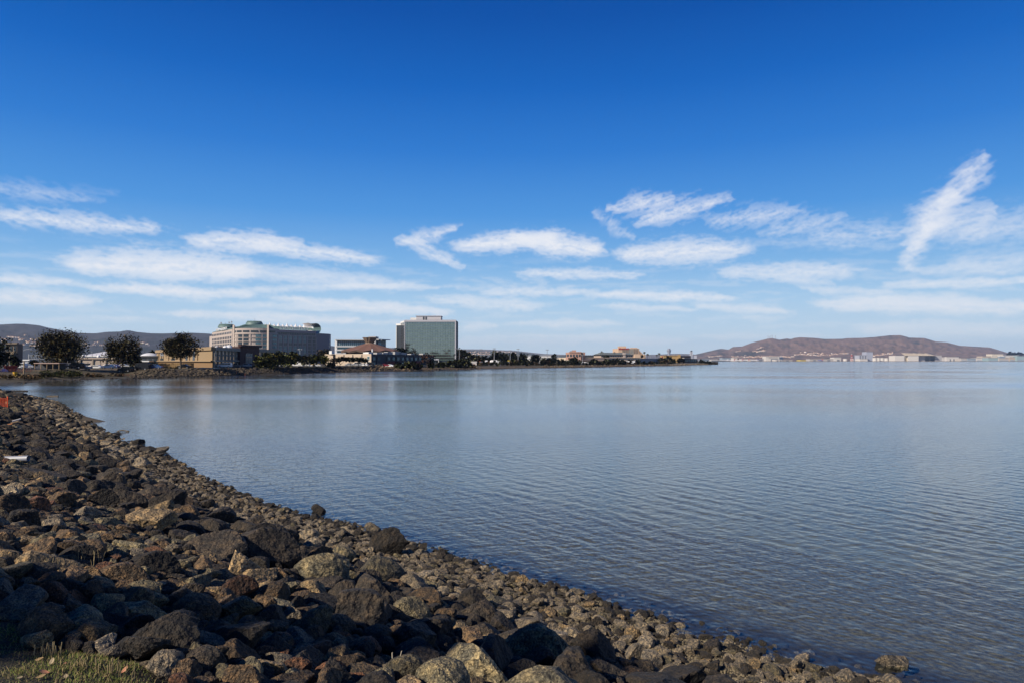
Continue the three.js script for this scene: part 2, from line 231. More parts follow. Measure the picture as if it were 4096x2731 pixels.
function rockGeometry(seed, detail, rough = 1) {
  const r = rng(seed * 977 + 3), planes = [], n = 6 + Math.floor(r() * 4);
  for (let i = 0; i < n; i++) { const v = new THREE.Vector3(rr(-1, 1, r), rr(-1, 1, r), rr(-1, 1, r)).normalize(); planes.push([v, rr(0.46, 0.92, r)]); }
  let g = new THREE.IcosahedronGeometry(1, detail); g.deleteAttribute('uv'); g.deleteAttribute('normal'); g = mergeVertices(g, 1e-4);
  const p = g.attributes.position, v = new THREE.Vector3(), sx = rr(0.95, 1.3, r), sy = rr(0.5, 0.9, r), sz = rr(0.75, 1.05, r), o = seed * 13.7;
  for (let i = 0; i < p.count; i++) {
    v.fromBufferAttribute(p, i).normalize(); let s = 0.35 ** 34; for (const [q, d] of planes) { const c = Math.max(0, v.dot(q)) / d; s += c ** 34; }
    let k = Math.min(1.25, s ** (-1 / 34)); k *= 1 + rough * (0.06 * fbm3(v.x * 1.6 + o, v.y * 1.6, v.z * 1.6, 3) + 0.05 * Math.abs(fbm3(v.x * 4 + o, v.y * 4, v.z * 4, 3)) - 0.05 * Math.max(0, fbm3(v.x * 8 - o, v.y * 8, v.z * 8, 2)));
    p.setXYZ(i, v.x * k * sx, v.y * k * sy, v.z * k * sz);
  }
  g = toCreasedNormals(g, detail > 4 ? 0.2 : 0.3);
  const q = g.attributes.position, uv = new Float32Array(q.count * 2), a = new THREE.Vector3(), b = new THREE.Vector3(), c = new THREE.Vector3(), m = new THREE.Vector3();
  for (let i = 0; i < q.count; i += 3) {
    a.fromBufferAttribute(q, i); b.fromBufferAttribute(q, i + 1); c.fromBufferAttribute(q, i + 2); m.copy(b).sub(a).cross(c.clone().sub(a)); const ax = Math.abs(m.x), ay = Math.abs(m.y), az = Math.abs(m.z);
    [a, b, c].forEach((e, j) => { const [s, t] = ay >= ax && ay >= az ? [e.x, e.z] : ax >= az ? [e.z, e.y] : [e.x, e.y]; uv[(i + j) * 2] = s * 0.36 + o * 0.17; uv[(i + j) * 2 + 1] = t * 0.36 + o * 0.29; });
  }
  g.setAttribute('uv', new THREE.BufferAttribute(uv, 2));
  return g;
}
const stone = (r, g, b, rough = 0.92) => new THREE.MeshStandardMaterial({ color: RGB(r * 0.76, g * 0.76, b * 0.76), map: stoneTex, bumpMap: stoneBump, bumpScale: 0.045, roughness: rough });
const STONES = Object.fromEntries(Object.entries({ dark: [0.125, 0.104, 0.083], brown: [0.38, 0.265, 0.16], tan: [0.86, 0.66, 0.40], grey: [0.72, 0.64, 0.52], green: [0.5, 0.455, 0.31], rust: [0.42, 0.21, 0.125], wet: [0.118, 0.103, 0.083] }).map(([k, c]) => [k, { mats: [0.6, 1, 1.4].map((t) => stone(c[0] * t, c[1] * t, c[2] * t, k === 'wet' ? 0.3 : 0.92)), tint: c }]));
const fine = []; for (let i = 0; i < 16; i++) fine.push(rockGeometry(i + 1, 9));
const coarse = []; for (let i = 0; i < 12; i++) coarse.push(rockGeometry(i + 101, 3, 1.2));
const rocks = [];
{
  const cell = 0.7, grid = new Map(), key = (x, z) => Math.floor(x / cell) + ',' + Math.floor(z / cell);
  const clash = (x, z, r, k) => { const n = Math.ceil((r + 0.75) / cell); for (let i = -n; i <= n; i++) for (let j = -n; j <= n; j++) { const l = grid.get(key(x + i * cell, z + j * cell)); if (l) for (const o of l) if ((o.x - x) ** 2 + (o.z - z) ** 2 < ((o.r + r) * k) ** 2) return true; } return false; };
  const add = (o) => { rocks.push(o); const k = key(o.x, o.z); if (!grid.has(k)) grid.set(k, []); grid.get(k).push(o); };
  const r = rng(99);
  function scatter(tries, sa, sb, ra, rb, k, maxDepth, minDepth = 3) {
    for (let i = 0; i < tries; i++) {
      const dep = minDepth + (maxDepth - minDepth) * Math.pow(r(), 1.35), x = dep * rr(-0.80, 0.80, r) - 0.2, z = -dep; if (x > 12 || x < -88) continue;
      const s = inland(x, z); if (s < sa || s > sb) continue;
      const rad = ra + (rb - ra) * Math.pow(r(), 1.7);
      const beach = sstep(-4, 1, x) * (1 - sstep(2.0, 3.2, s)); if (r() < beach * (rad > 0.16 ? 0.95 : 0.86)) continue;
      if (clash(x, z, rad, k) || lawn(x + rad, z + rad * 1.3)) continue;
      const q = r(), dist = s + 0.7 * N2(x * 0.4, z * 0.4);
      const kind = s < 0.25 + 0.3 * N2(x * 3, z * 3) && r() < 0.6 ? 'wet' : dist < 2.6 ? (q < 0.62 ? 'grey' : q < 0.85 ? 'dark' : q < 0.93 ? 'green' : 'tan') : dist < 6.3 ? (q < 0.74 ? 'dark' : q < 0.86 ? 'brown' : q < 0.94 ? 'green' : 'tan') : (q < 0.3 ? 'brown' : q < 0.52 ? 'green' : q < 0.68 ? 'tan' : q < 0.86 ? 'dark' : q < 0.93 ? 'rust' : 'grey');
      const bankR = rad * (s < 0.3 ? 0.6 : 1);
      add({ x, z, s, r: rad, y: bankHeight(x, z, s) + bankR * rr(0.12, 0.4, r), kind, rot: [rr(-0.5, 0.5, r), rr(0, 6.28, r), rr(-0.5, 0.5, r)], sc: rr(0.9, 1.15, r), v: Math.floor(r() * 16), seed: r() });
    }
  }
  scatter(2600, 2.6, 6.2, 0.24, 0.42, 1.0, 24, 5.5);
  scatter(5000, 2.2, 7.5, 0.26, 0.42, 0.9, 112, 22);
  scatter(50000, 1.8, 12.5, 0.115, 0.225, 0.74, 30);
  scatter(36000, 1.2, 12.5, 0.16, 0.28, 0.72, 112, 28);
  scatter(110000, -0.3, 12.5, 0.075, 0.125, 0.66, 34);
  scatter(50000, -0.4, 12.5, 0.11, 0.18, 0.66, 112, 30);
  scatter(90000, -1.0, 12.5, 0.04, 0.075, 0.66, 22);
}
// stones that stand alone in the shallows
const loneStones = [[3560, 2655, 0.30, 'grey'], [3255, 2690, 0.17, 'green'], [3085, 2668, 0.13, 'green'], [555, 1771, 0.32, 'dark'], [590, 1806, 0.45, 'dark'], [632, 1806, 0.34, 'grey'], [632, 1826, 0.3, 'dark'], [1268, 2045, 0.22, 'dark'], [1485, 2122, 0.22, 'grey'], [1770, 2208, 0.15, 'dark'], [2310, 2370, 0.13, 'grey'], [2580, 2468, 0.12, 'dark'], [465, 1739, 0.25, 'dark']];
for (const [u, v, rad, kind] of loneStones) { const p = G(u, v, 0); rocks.push({ x: p.x, z: p.z, s: -1, r: rad, y: rad * 0.25, kind, rot: [0.1, rad * 40, 0.15], sc: 1, v: Math.floor(rad * 100) % 16, seed: 0.3, lone: true }); }
rocks.push({ ...(() => { const p = G(1555, 2195, 0.25); return { x: p.x, z: p.z }; })(), s: 1, r: 0.34, y: 0.4, kind: 'dark', rot: [1.2, 0.6, 0.3], sc: 1, v: 5, seed: 0.1 });
{
  const seen = (o) => { const d = -o.z, u = 2048 + o.x / d * F, v = HORIZON - (o.y - EYE) / d * F; const m = o.r / d * F * 0.6; return u > -m && u < 4096 + m && v < 2731 + m && d > 2; };
  const ranked = rocks.filter((o) => o.lone || seen(o)).sort((a, b) => (b.lone ? 9 : b.r / -b.z) - (a.lone ? 9 : a.r / -a.z));
  const single = new Set(ranked.slice(0, 290));
  const where = { dark: 'dark basalt boulder in the middle of the riprap bank', brown: 'brown boulder of the riprap bank', tan: 'sandy tan boulder of the riprap bank', grey: 'pale grey boulder of the riprap bank', green: 'olive grey boulder of the riprap bank', rust: 'rust red boulder of the riprap bank' };
  const near = { wet: 'wet black stone at the edge of the water', dark: 'dark stone lying in the gravel by the waterline', grey: 'pale grey stone lying in the gravel by the waterline', green: 'olive stone lying in the gravel by the waterline', tan: 'tan stone lying in the gravel by the waterline', brown: 'brown stone lying in the gravel by the waterline', rust: 'rust red stone lying in the gravel by the waterline' };
  const top = { dark: 'dark boulder near the grassy top of the bank', brown: 'brown boulder near the grassy top of the bank', tan: 'sandy tan boulder near the grassy top of the bank', grey: 'pale grey boulder near the grassy top of the bank', green: 'olive grey boulder near the grassy top of the bank', rust: 'rust red boulder near the grassy top of the bank' };
  let first = true;
  for (const o of single) {
    const m = mesh('rock', fine[o.v], STONES[o.kind].mats[Math.floor(o.seed * 2.99)]);
    m.position.set(o.x, o.y, o.z); m.rotation.set(...o.rot); m.scale.setScalar(o.r * o.sc); if (o.lone) m.scale.y *= 0.62;
    if (o.lone) { tag(m, first ? 'craggy pale grey rock standing alone in the water' : `${o.kind === 'grey' ? 'pale grey' : o.kind === 'green' ? 'olive' : 'dark'} stone standing in the shallow water off the bank`, 'rock', 'stones standing in the shallows'); if (first) { m.geometry = fine[3]; m.rotation.set(0, 0.4, 0); m.scale.set(0.25, 0.26, 0.22); m.position.y = 0.03; } first = false; } else { const base = (o.s < 2.4 ? near : o.s > 6.4 ? top : where)[o.kind], size = o.r > 0.33 ? 'big' : o.r > 0.22 ? 'broad' : o.r > 0.17 ? 'middling' : 'small', tone = ['shadowy ', '', 'light '][Math.floor(o.seed * 2.99)]; tag(m, `${size} ${tone}${base}`, 'rock', 'riprap boulders on the bank'); }  // tone word follows the random tint of each stone
  }
  const rest = new THREE.Group(); rest.name = 'riprap_rubble'; scene.add(rest); tag(rest, 'smaller and farther stones heaped on the riprap bank', 'rocks', null, 'stuff');
  const lots = coarse.map(() => []); rocks.forEach((o, i) => { if (!single.has(o)) lots[i % coarse.length].push(o); });
  const M4 = new THREE.Matrix4(), q = new THREE.Quaternion(), e = new THREE.Euler(), white = stone(1, 1, 1);
  lots.forEach((l, k) => {
    const im = new THREE.InstancedMesh(coarse[k], white, l.length); im.name = 'rubble_stones'; im.userData.kind = 'stuff'; im.castShadow = im.receiveShadow = true;
    l.forEach((o, i) => { q.setFromEuler(e.set(...o.rot)); M4.compose(new THREE.Vector3(o.x, o.y, o.z), q, new THREE.Vector3(1, 1, 1).multiplyScalar(o.r * o.sc)); im.setMatrixAt(i, M4); const c = STONES[o.kind].tint, t = 0.8 + 0.45 * o.seed; im.setColorAt(i, RGB(c[0] * t, c[1] * t, c[2] * t)); });
    rest.add(im);
  });
  console.log('rocks', rocks.length, 'single', single.size);
}
// shell gravel between the stones at the waterline
{
  const g = new THREE.IcosahedronGeometry(1, 0), r = rng(31), list = [];
  while (list.length < 26000) { const dep = rr(8, 19, r), x = dep * rr(-0.25, 0.62, r), s = inland(x, -dep); if (s > -0.25 && s < 2.8 && r() < 0.5 + 0.8 * N2(x * 0.9, dep * 0.9)) list.push([x, -dep, s]); }
  const im = new THREE.InstancedMesh(g, std(1, 1, 1, 0.9), list.length), M4 = new THREE.Matrix4(), q = new THREE.Quaternion(), e = new THREE.Euler();
  list.forEach(([x, z, s], i) => { q.setFromEuler(e.set(rr(0, 6, r), rr(0, 6, r), rr(0, 6, r))); const k = rr(0.008, 0.022, r); M4.compose(new THREE.Vector3(x, bankHeight(x, z, s) + k * 0.3, z), q, new THREE.Vector3(k * 1.3, k * 0.8, k)); im.setMatrixAt(i, M4); const t = rr(0.45, 1.4, r); im.setColorAt(i, RGB(0.17 * t, 0.135 * t, 0.08 * t)); });
  im.name = 'beach_gravel'; im.castShadow = im.receiveShadow = true; tag(im, 'tan shell gravel along the waterline', 'gravel', null, 'stuff'); scene.add(im);
}
// ---------------------------------------------------------------- things on the near bank
function hitBank(u, v) { const d = ray(u, v); for (let t = 2; t < 140; t += 0.02 + t * 0.001) { const x = d.x * t, y = EYE + d.y * t, z = d.z * t; if (y < Math.max(bankHeight(x, z), 0)) return new THREE.Vector3(x, y, z); } return G(u, v, 0); }
// turf at the top of the bank
{
  const r = rng(41), blade = new THREE.BufferGeometry();
  blade.setAttribute('position', new THREE.Float32BufferAttribute([-0.06, 0, 0, 0.06, 0, 0, 0.03, 0.55, 0.1, -0.06, 0, 0, 0.03, 0.55, 0.1, -0.03, 0.55, 0.1, -0.03, 0.55, 0.1, 0.03, 0.55, 0.1, 0.02, 1, 0.38], 3)); blade.computeVertexNormals();
  const spots = []; let n = 0;
  while (spots.length < 42000 && n++ < 900000) { const dep = rr(2.6, 6.5, r), x = dep * rr(-0.85, 0.2, r), s = inland(x, -dep), bare = N2(x * 1.3, dep * 1.3); if (lawn(x, -dep) && r() < 0.25 + 0.75 * sstep(-0.5, 0.3, bare)) spots.push([x, -dep, s]); }
  const im = new THREE.InstancedMesh(blade, std(1, 1, 1, 0.8, { side: THREE.DoubleSide }), spots.length), M4 = new THREE.Matrix4(), q = new THREE.Quaternion(), e = new THREE.Euler();
  spots.forEach(([x, z, s], i) => { q.setFromEuler(e.set(rr(-0.7, 0.7, r), rr(0, 6.28, r), rr(-0.7, 0.7, r))); const h = rr(0.008, 0.03, r), dry = r() < 0.3; M4.compose(new THREE.Vector3(x, bankHeight(x, z, s) - 0.004, z), q, new THREE.Vector3(0.035, dry ? h * 1.6 : h, 0.04)); im.setMatrixAt(i, M4); const t = rr(0.6, 1.3, r); im.setColorAt(i, dry ? RGB(0.34 * t, 0.25 * t, 0.11 * t) : RGB(0.23 * t, 0.27 * t, 0.045 * t)); });
  im.name = 'bank_grass'; im.castShadow = im.receiveShadow = true; tag(im, 'short patchy green and straw coloured turf', 'grass', null, 'stuff'); scene.add(im);
}
const straw = std(0.42, 0.32, 0.16, 0.9), twigMat = std(0.5, 0.44, 0.34, 0.9);
function tuft(u, v, n, h, spread, label, seed) {
  const p = hitBank(u, v), r = rng(seed), l = [];
  for (let i = 0; i < n; i++) { const a = rr(0, 6.28, r), lean = rr(0.02, 0.3, r), hh = h * 0.62 * rr(0.55, 1, r), bx0 = rr(-spread, spread, r), bz = rr(-spread, spread, r) * 0.5; l.push(tube([[bx0, -0.03, bz], [bx0 + Math.cos(a) * lean * hh * 0.3, hh * 0.5, bz + Math.sin(a) * lean * hh * 0.3], [bx0 + Math.cos(a) * lean * hh, hh, bz + Math.sin(a) * lean * hh]], 0.0026, 4, 3)); }
  const m = mesh('dry_grass_tuft', merge(l), straw); m.position.copy(p); return tag(m, label, 'dry grass', 'dry grass tufts on the bank');
}
tuft(200, 2620, 22, 0.16, 0.10, 'thick tuft of upright dry stalks beside the turf', 1); tuft(400, 2680, 14, 0.13, 0.09, 'thin comb of dry stalks at the edge of the turf', 2);
tuft(340, 2670, 10, 0.1, 0.05, 'short brown tuft between the two stalk tufts', 3); tuft(300, 2270, 16, 0.3, 0.25, 'loose tall straw growing among the upper boulders', 4); tuft(60, 2290, 24, 0.26, 0.3, 'bushy patch of straw between boulders of the bank top', 5); tuft(500, 2715, 5, 0.18, 0.05, 'few leaning dry stalks at the end of the turf', 6);
{ // dead leaves on the turf
  const leaf = new THREE.BufferGeometry(), pts = []; const N = 6; for (let i = 0; i < N; i++) { const a = i / N, b = (i + 1) / N, w = (t) => 0.28 * Math.sin(Math.PI * t) ** 0.7, y = (t) => 0.25 * t * t; pts.push(a, y(a), -w(a), b, y(b), -w(b), a, y(a) - 0.06 * w(a), 0, b, y(b), -w(b), b, y(b) - 0.06, 0, a, y(a) - 0.06, 0, a, y(a), w(a), a, y(a) - 0.06, 0, b, y(b), w(b), b, y(b), w(b), a, y(a) - 0.06, 0, b, y(b) - 0.06, 0); }
  leaf.setAttribute('position', new THREE.Float32BufferAttribute(pts, 3)); leaf.computeVertexNormals();
  const lm = [std(0.36, 0.24, 0.11, 0.8, { side: THREE.DoubleSide }), std(0.5, 0.22, 0.12, 0.8, { side: THREE.DoubleSide }), std(0.4, 0.31, 0.18, 0.8, { side: THREE.DoubleSide })];
  [[135, 2650, 0.06, 0], [198, 2670, 0.045, 2], [195, 2702, 0.06, 1], [260, 2660, 0.03, 1], [140, 2722, 0.05, 0], [263, 2724, 0.045, 2], [90, 2718, 0.035, 2], [415, 2716, 0.035, 0], [482, 2704, 0.05, 1]].forEach(([u, v, s, k], i) => { const m = mesh('fallen_leaf', leaf, lm[k]); m.position.copy(hitBank(u, v)); m.position.y += 0.02; m.rotation.set(0.2, i * 1.7, 0.25 * Math.sin(i)); m.scale.setScalar(s); tag(m, ['curled orange brown leaf lying on the turf', 'reddish dead leaf lying on the turf', 'pale straw coloured leaf lying on the turf'][k], 'leaf', 'dead leaves on the turf'); });
}
{ // bleached twig between the stones
  const p = hitBank(1585, 2725), m = mesh('forked_twig', merge([tube([[0, -0.1, 0], [0.01, 0.08, 0], [-0.03, 0.17, 0], [-0.035, 0.25, 0.01]], 0.006, 8, 5), tube([[0.005, 0.06, 0], [0.02, 0.16, 0], [0.045, 0.26, 0]], 0.004, 8, 5)]), twigMat); m.position.copy(p); tag(m, 'bleached forked twig poking up between boulders', 'twig');
}
const hollow = (len, r1, r2, t, s = 20) => { const g = new THREE.LatheGeometry([[r1 - t, 0], [r1, 0], [r2, len], [r2 - t, len], [r1 - t, 0]].map((p) => new THREE.Vector2(...p)), s); g.rotateZ(-Math.PI / 2); return g; };   // along +x
const rusty = std(0.075, 0.06, 0.047, 0.85), drift = std(0.13, 0.1, 0.07), greyPipe = std(0.33, 0.34, 0.38, 0.45), plank = std(0.36, 0.25, 0.14, 0.9);
{ let p = G(331, 1685, 0), m = mesh('sunken_pipe', hollow(1.9, 0.3, 0.28, 0.04), rusty); m.position.set(p.x, 0.12, p.z); m.rotation.z = -0.25; m.rotation.y = 0.12; tag(m, 'wide rusty pipe slanting down into the water', 'pipe');
  p = hitBank(268, 1676); m = mesh('drain_pipe', hollow(1.3, 0.2, 0.2, 0.03), rusty); m.position.set(p.x - 1.25, p.y + 0.2, p.z); m.rotation.z = -0.03; tag(m, 'short brown pipe end sticking out of the bank', 'pipe');
  p = hitBank(104, 1876); m = mesh('grey_pipe', hollow(2.2, 0.085, 0.085, 0.012), greyPipe); m.position.set(p.x - 2.15, p.y + 0.24, p.z); m.rotation.z = 0.03; tag(m, 'long smooth grey pipe lying across the boulders', 'pipe');
  p = G(190, 1586, 0); m = mesh('floating_log', cyl(0.11, 0.12, 1.35, 0, -0.68, 0, 9).rotateZ(Math.PI / 2), drift); m.position.set(p.x + 0.6, 0.05, p.z); m.rotation.y = 0.1; tag(m, 'cut pale log floating in the calm cove', 'log');
  p = G(490, 1726, 0); m = mesh('driftwood_branch', tube([[-0.35, 0.02, 0], [-0.1, 0.09, 0.05], [0.15, 0.07, 0], [0.4, 0.03, 0.04]], 0.05, 10, 6), drift); m.position.copy(p); tag(m, 'short brown driftwood branch floating off the bank', 'branch');
  p = G(372, 1566, 0); m = mesh('dark_snag', tube([[-0.5, 0.25, 0], [-0.1, 0.16, 0.05], [0.25, 0.05, 0], [0.5, -0.1, 0]], 0.07, 8, 6), std(0.05, 0.045, 0.04)); m.position.copy(p); m.scale.setScalar(0.6); tag(m, 'small dark snag poking out of the cove water', 'branch');
  for (const [u, v, a, k] of [[22, 1712, 0.3, 0], [30, 1704, 0.7, 1], [10, 1718, -0.1, 2]]) { p = hitBank(u, v); m = mesh('loose_board', bx(1.1, 0.05, 0.16), [plank, std(0.5, 0.48, 0.46), std(0.45, 0.2, 0.08)][k]); m.position.set(p.x, p.y + 0.2, p.z); m.rotation.set(0.1, a, 0.22); tag(m, ['brown loose board lying on the bank stones', 'weathered white board lying on the bank stones', 'orange stained board lying on the bank stones'][k], 'board'); }
}
{ // orange safety net on posts
  const p = hitBank(27, 1640), o = thing('orange_safety_fence', 'torn orange plastic safety fence standing on the riprap', 'fence', [p.x, p.y, p.z], 0), net = std(0.75, 0.09, 0.015, 0.6), H = 0.86;
  const post = (x, z, y) => mesh('post', bx(0.07, H + 0.25, 0.05, x, y + H / 2, z), net, o); post(0, 0, 0); post(-1.7, 0.5, 0.25); post(-3.4, 0.9, 0.5);
  const strips = []; for (let i = 0; i <= 12; i++) { const y = 0.08 + i * (H - 0.1) / 12; strips.push(tube([[0, y, 0.02], [-0.8, y - 0.05 + 0.12, 0.24], [-1.7, y + 0.25, 0.52], [-3.4, y + 0.5, 0.92]], 0.011, 12, 4)); }
  for (let i = 0; i <= 34; i++) { const x = -i * 0.1; strips.push(bx(0.014, H - 0.08, 0.01, x, 0.05 + H / 2 - x * 0.147, 0.02 - x * 0.27)); }
  mesh('netting', merge(strips), net, o);
}
{ const p = hitBank(60, 1586), m = mesh('timber_crib', merge([bx(3.2, 0.35, 0.35, 0, 0.2, 0.8), bx(3.0, 0.35, 0.35, 0.1, 0.56, 0.75), bx(0.35, 0.35, 1.6, -1.2, 0.9, 0.2), bx(3.1, 0.32, 0.35, 0, 0.9, -0.6), bx(0.35, 0.35, 1.6, 1.2, 0.38, 0)]), std(0.035, 0.03, 0.028)); m.position.copy(p); m.scale.setScalar(0.62); m.rotation.y = 0.15; tag(m, 'dark tarred timber crib on the end of the bank', 'timber'); }

// ---------------------------------------------------------------- foliage
const leafTex = null;
function crownGeometry({ w, h, d = w, clumps, leaves, leaf, seed, shape = 'round', tone = [0.06, 0.075, 0.025], vary = 0.38, droop = 0, gaps = 0.3 }) {
  const r = rng(seed), blobs = [];
  for (let i = 0; i < clumps; i++) {
    let x, y, z, k = 0; do { x = rr(-1, 1, r); y = rr(-1, 1, r); z = rr(-1, 1, r); } while (x * x + y * y + z * z > 1 && k++ < 50);
    const L = Math.hypot(x, y, z) || 1, pushOut = Math.pow(L, -0.45); x *= pushOut; y *= pushOut; z *= pushOut;
    if (shape === 'flat') { y = y * 0.55 + 0.25 * (1 - x * x - z * z); } else if (shape === 'cone') { const s = 1 - 0.75 * (y + 1) / 2; x *= s; z *= s; } else if (shape === 'ragged') { x *= 1 + 0.18 * N2(i, seed); y *= 1 + 0.15 * N2(seed, i); }
    blobs.push([x * w / 2 * 0.82, (y * 0.82 + 1) * h / 2, z * d / 2 * 0.82, rr(0.18, 0.32, r) * Math.min(w, h * 1.2), rr(0, 1, r)]);
  }
  const pos = new Float32Array(leaves * 9), nor = new Float32Array(leaves * 9), col = new Float32Array(leaves * 9), v = new THREE.Vector3(), a = new THREE.Vector3(), b = new THREE.Vector3(), n = new THREE.Vector3();
  for (let i = 0; i < leaves; i++) {
    const [cx, cy, cz, cr, tn] = blobs[Math.floor(r() * blobs.length)];
    v.set(rr(-1, 1, r), rr(-1, 1, r), rr(-1, 1, r)).normalize(); const rad = cr * Math.pow(r(), 0.35) * (1 + gaps * N3(v.x * 2 + cx, v.y * 2 + cy, v.z * 2 + cz));
    const px = cx + v.x * rad, py = Math.max(0, cy + v.y * rad * 0.85 - droop * r() * cr), pz = cz + v.z * rad;
    a.set(rr(-1, 1, r), rr(-1, 1, r), rr(-1, 1, r)).normalize(); b.crossVectors(a, v).normalize(); const s = leaf * rr(0.6, 1.3, r);
    n.copy(v).multiplyScalar(0.75).addScaledVector(a, 0.5).normalize();
    const t = (1 - vary) + vary * 2 * (0.5 * tn + 0.5 * r()), warm = r() < 0.12 ? 1.35 : 1;
    for (let k = 0; k < 3; k++) {
      const ang = k * 2.094 + tn, o = i * 9 + k * 3; pos[o] = px + (a.x * Math.cos(ang) + b.x * Math.sin(ang)) * s; pos[o + 1] = py + (a.y * Math.cos(ang) + b.y * Math.sin(ang)) * s; pos[o + 2] = pz + (a.z * Math.cos(ang) + b.z * Math.sin(ang)) * s;
      nor[o] = n.x; nor[o + 1] = n.y; nor[o + 2] = n.z; col[o] = tone[0] * t * warm; col[o + 1] = tone[1] * t; col[o + 2] = tone[2] * t;
    }
  }
  const g = new THREE.BufferGeometry(); g.setAttribute('position', new THREE.BufferAttribute(pos, 3)); g.setAttribute('normal', new THREE.BufferAttribute(nor, 3)); g.setAttribute('color', new THREE.BufferAttribute(col, 3)); return g;
}
const leafMat = new THREE.MeshStandardMaterial({ vertexColors: true, roughness: 0.85, side: THREE.DoubleSide }), barkMat = std(0.10, 0.075, 0.055, 0.95), paleBark = std(0.32, 0.27, 0.21, 0.9);
function trunkGeometry(h, rad, w, seed, limbs = 5) {
  const r = rng(seed), l = [], lean = rr(-0.08, 0.08, r) * h;
  const limb = (p, R0, R1, seg = 7) => { const g = tube(p, 1, seg, 7), q = g.attributes.position, c = new THREE.CatmullRomCurve3(p.map((e) => new THREE.Vector3(...e))); for (let i = 0; i <= seg; i++) { const m = c.getPointAt(i / seg), k = lerp(R0, R1, i / seg); for (let j = 0; j <= 7; j++) { const o = i * 8 + j; q.setXYZ(o, m.x + (q.getX(o) - m.x) * k, m.y + (q.getY(o) - m.y) * k, m.z + (q.getZ(o) - m.z) * k); } } return g; };
  l.push(limb([[0, -0.3, 0], [lean * 0.3, h * 0.35, 0.02 * h], [lean, h * 0.8, 0]], rad, rad * 0.35));
  for (let i = 0; i < limbs; i++) { const a = i / limbs * 6.28 + rr(-0.4, 0.4, r), y0 = h * rr(0.3, 0.55, r), o = w * rr(0.25, 0.4, r); l.push(limb([[lean * y0 / h, y0, 0], [Math.cos(a) * o * 0.5, y0 + h * 0.14, Math.sin(a) * o * 0.5], [Math.cos(a) * o, y0 + h * rr(0.25, 0.4, r), Math.sin(a) * o]], rad * 0.5, rad * 0.12)); }
  return merge(l);
}
const TONES = { euc: [0.085, 0.074, 0.034], oak: [0.038, 0.047, 0.019], round: [0.098, 0.106, 0.022], pine: [0.036, 0.047, 0.023], olive: [0.072, 0.072, 0.034], lime: [0.111, 0.136, 0.025], shrub: [0.072, 0.081, 0.025], dry: [0.170, 0.123, 0.068], bare: [0.111, 0.081, 0.061], red: [0.136, 0.072, 0.047] };
let treeSeed = 500;
// crown spans the given pixels at the given depth, foot on the ground there
let farShore = null;
const ashore = (u, depth, d) => (u < 2880 && depth < 1200 && farShore ? Math.max(depth, farShore(u) + d) : depth);
function plantTree(name, label, [u0, u1, vTop, vFoot, depth0], opt = {}) {
  const depth = ashore((u0 + u1) / 2, depth0, 11);
  const seed = treeSeed++, gy = opt.ground ?? Y(vFoot, depth), x = X((u0 + u1) / 2, depth), top = Y(vTop, depth), H = Math.max(0.6, top - gy), w = (u1 - u0) / F * depth, clear = opt.clear ?? 0.25, px = depth / 683;
  const o = thing(name, label, opt.category ?? 'tree', [x, gy, -depth], 0, opt.group);
  const ch = H * (1 - clear), count = Math.round(clamp((w * ch) / (px * px) * (opt.density ?? 3.6), 160, opt.most ?? 8200));
  const leaf = Math.max(0.12, Math.sqrt(w * ch / count) * 2.3 * (opt.leaf ?? 0.95));
  if (clear > 0.05) mesh('trunk', trunkGeometry(H * 0.9, opt.rad ?? H * 0.03, w, seed, opt.limbs ?? 5), opt.pale ? paleBark : barkMat, o);
  const c = mesh('crown', crownGeometry({ w, h: ch, d: opt.deep ?? w * 0.9, clumps: opt.clumps ?? 26, leaves: count, leaf, seed, shape: opt.shape ?? 'round', tone: TONES[opt.tone ?? 'oak'], droop: opt.droop ?? 0, gaps: opt.gaps ?? 0.3 }), leafMat, o); c.position.y = H * clear;
  return o;
}
// the tall narrow tree beside the path, out of the frame, whose shade lies across the upper stones
{
  const bx0 = -11.0, bz = 0.15, o = thing('roadside_tree', 'narrow dark tree beside the path on the bank top', 'tree', [bx0, bankHeight(bx0, bz), bz]);
  mesh('trunk', trunkGeometry(7, 0.22, 2.4, 77, 6), barkMat, o);
  const c = mesh('crown', crownGeometry({ w: 1.55, h: 7.4, d: 1.55, clumps: 60, leaves: 26000, leaf: 0.085, seed: 78, shape: 'ragged', tone: TONES.oak, gaps: 0.4 }), leafMat, o); c.position.y = 1.3;
}
// ---------------------------------------------------------------- the far shore, the hills
const shoreV = table([[-900, 1541], [-300, 1540], [0, 1535], [150, 1528], [250, 1521], [512, 1512], [700, 1509], [850, 1505], [1012, 1499], [1300, 1490], [1500, 1486], [1800, 1478], [2100, 1472.5], [2360, 1468.5], [2650, 1463], [2790, 1459.5], [2860, 1457.2], [2890, 1456.5]]);
const shoreD = (u) => EYE * F / (shoreV(u) - HORIZON);
farShore = shoreD;
const profMarsh = table([[-60, -0.95], [-4, -0.2], [0, 0], [7, 0.22], [14, 0.5], [20, 1.1], [28, 1.75], [40, 2.1], [60, 2.25], [400, 2.4]]), profStone = table([[-60, -0.95], [-3, -0.3], [0, 0], [3, 0.55], [7, 1.55], [10, 2.1], [14, 2.25], [30, 2.3], [400, 2.4]]), profBeach = table([[-60, -0.95], [-6, -0.25], [0, 0], [10, 0.45], [24, 1.0], [40, 1.5], [80, 1.95], [400, 2.3]]);
function landHeight(u, depth) { const d = depth - shoreD(u), a = sstep(480, 620, u), b = sstep(1500, 1640, u), hump = 0.9 * Math.exp(-(((u - 245) / 75) ** 2)) * Math.exp(-(((d - 26) / 9) ** 2)); return lerp(lerp(profMarsh(d), profStone(d), a), profBeach(d), b) + hump + (d > 0 && d < 60 ? 0.12 * N2(u * 0.05, depth * 0.2) : 0); }
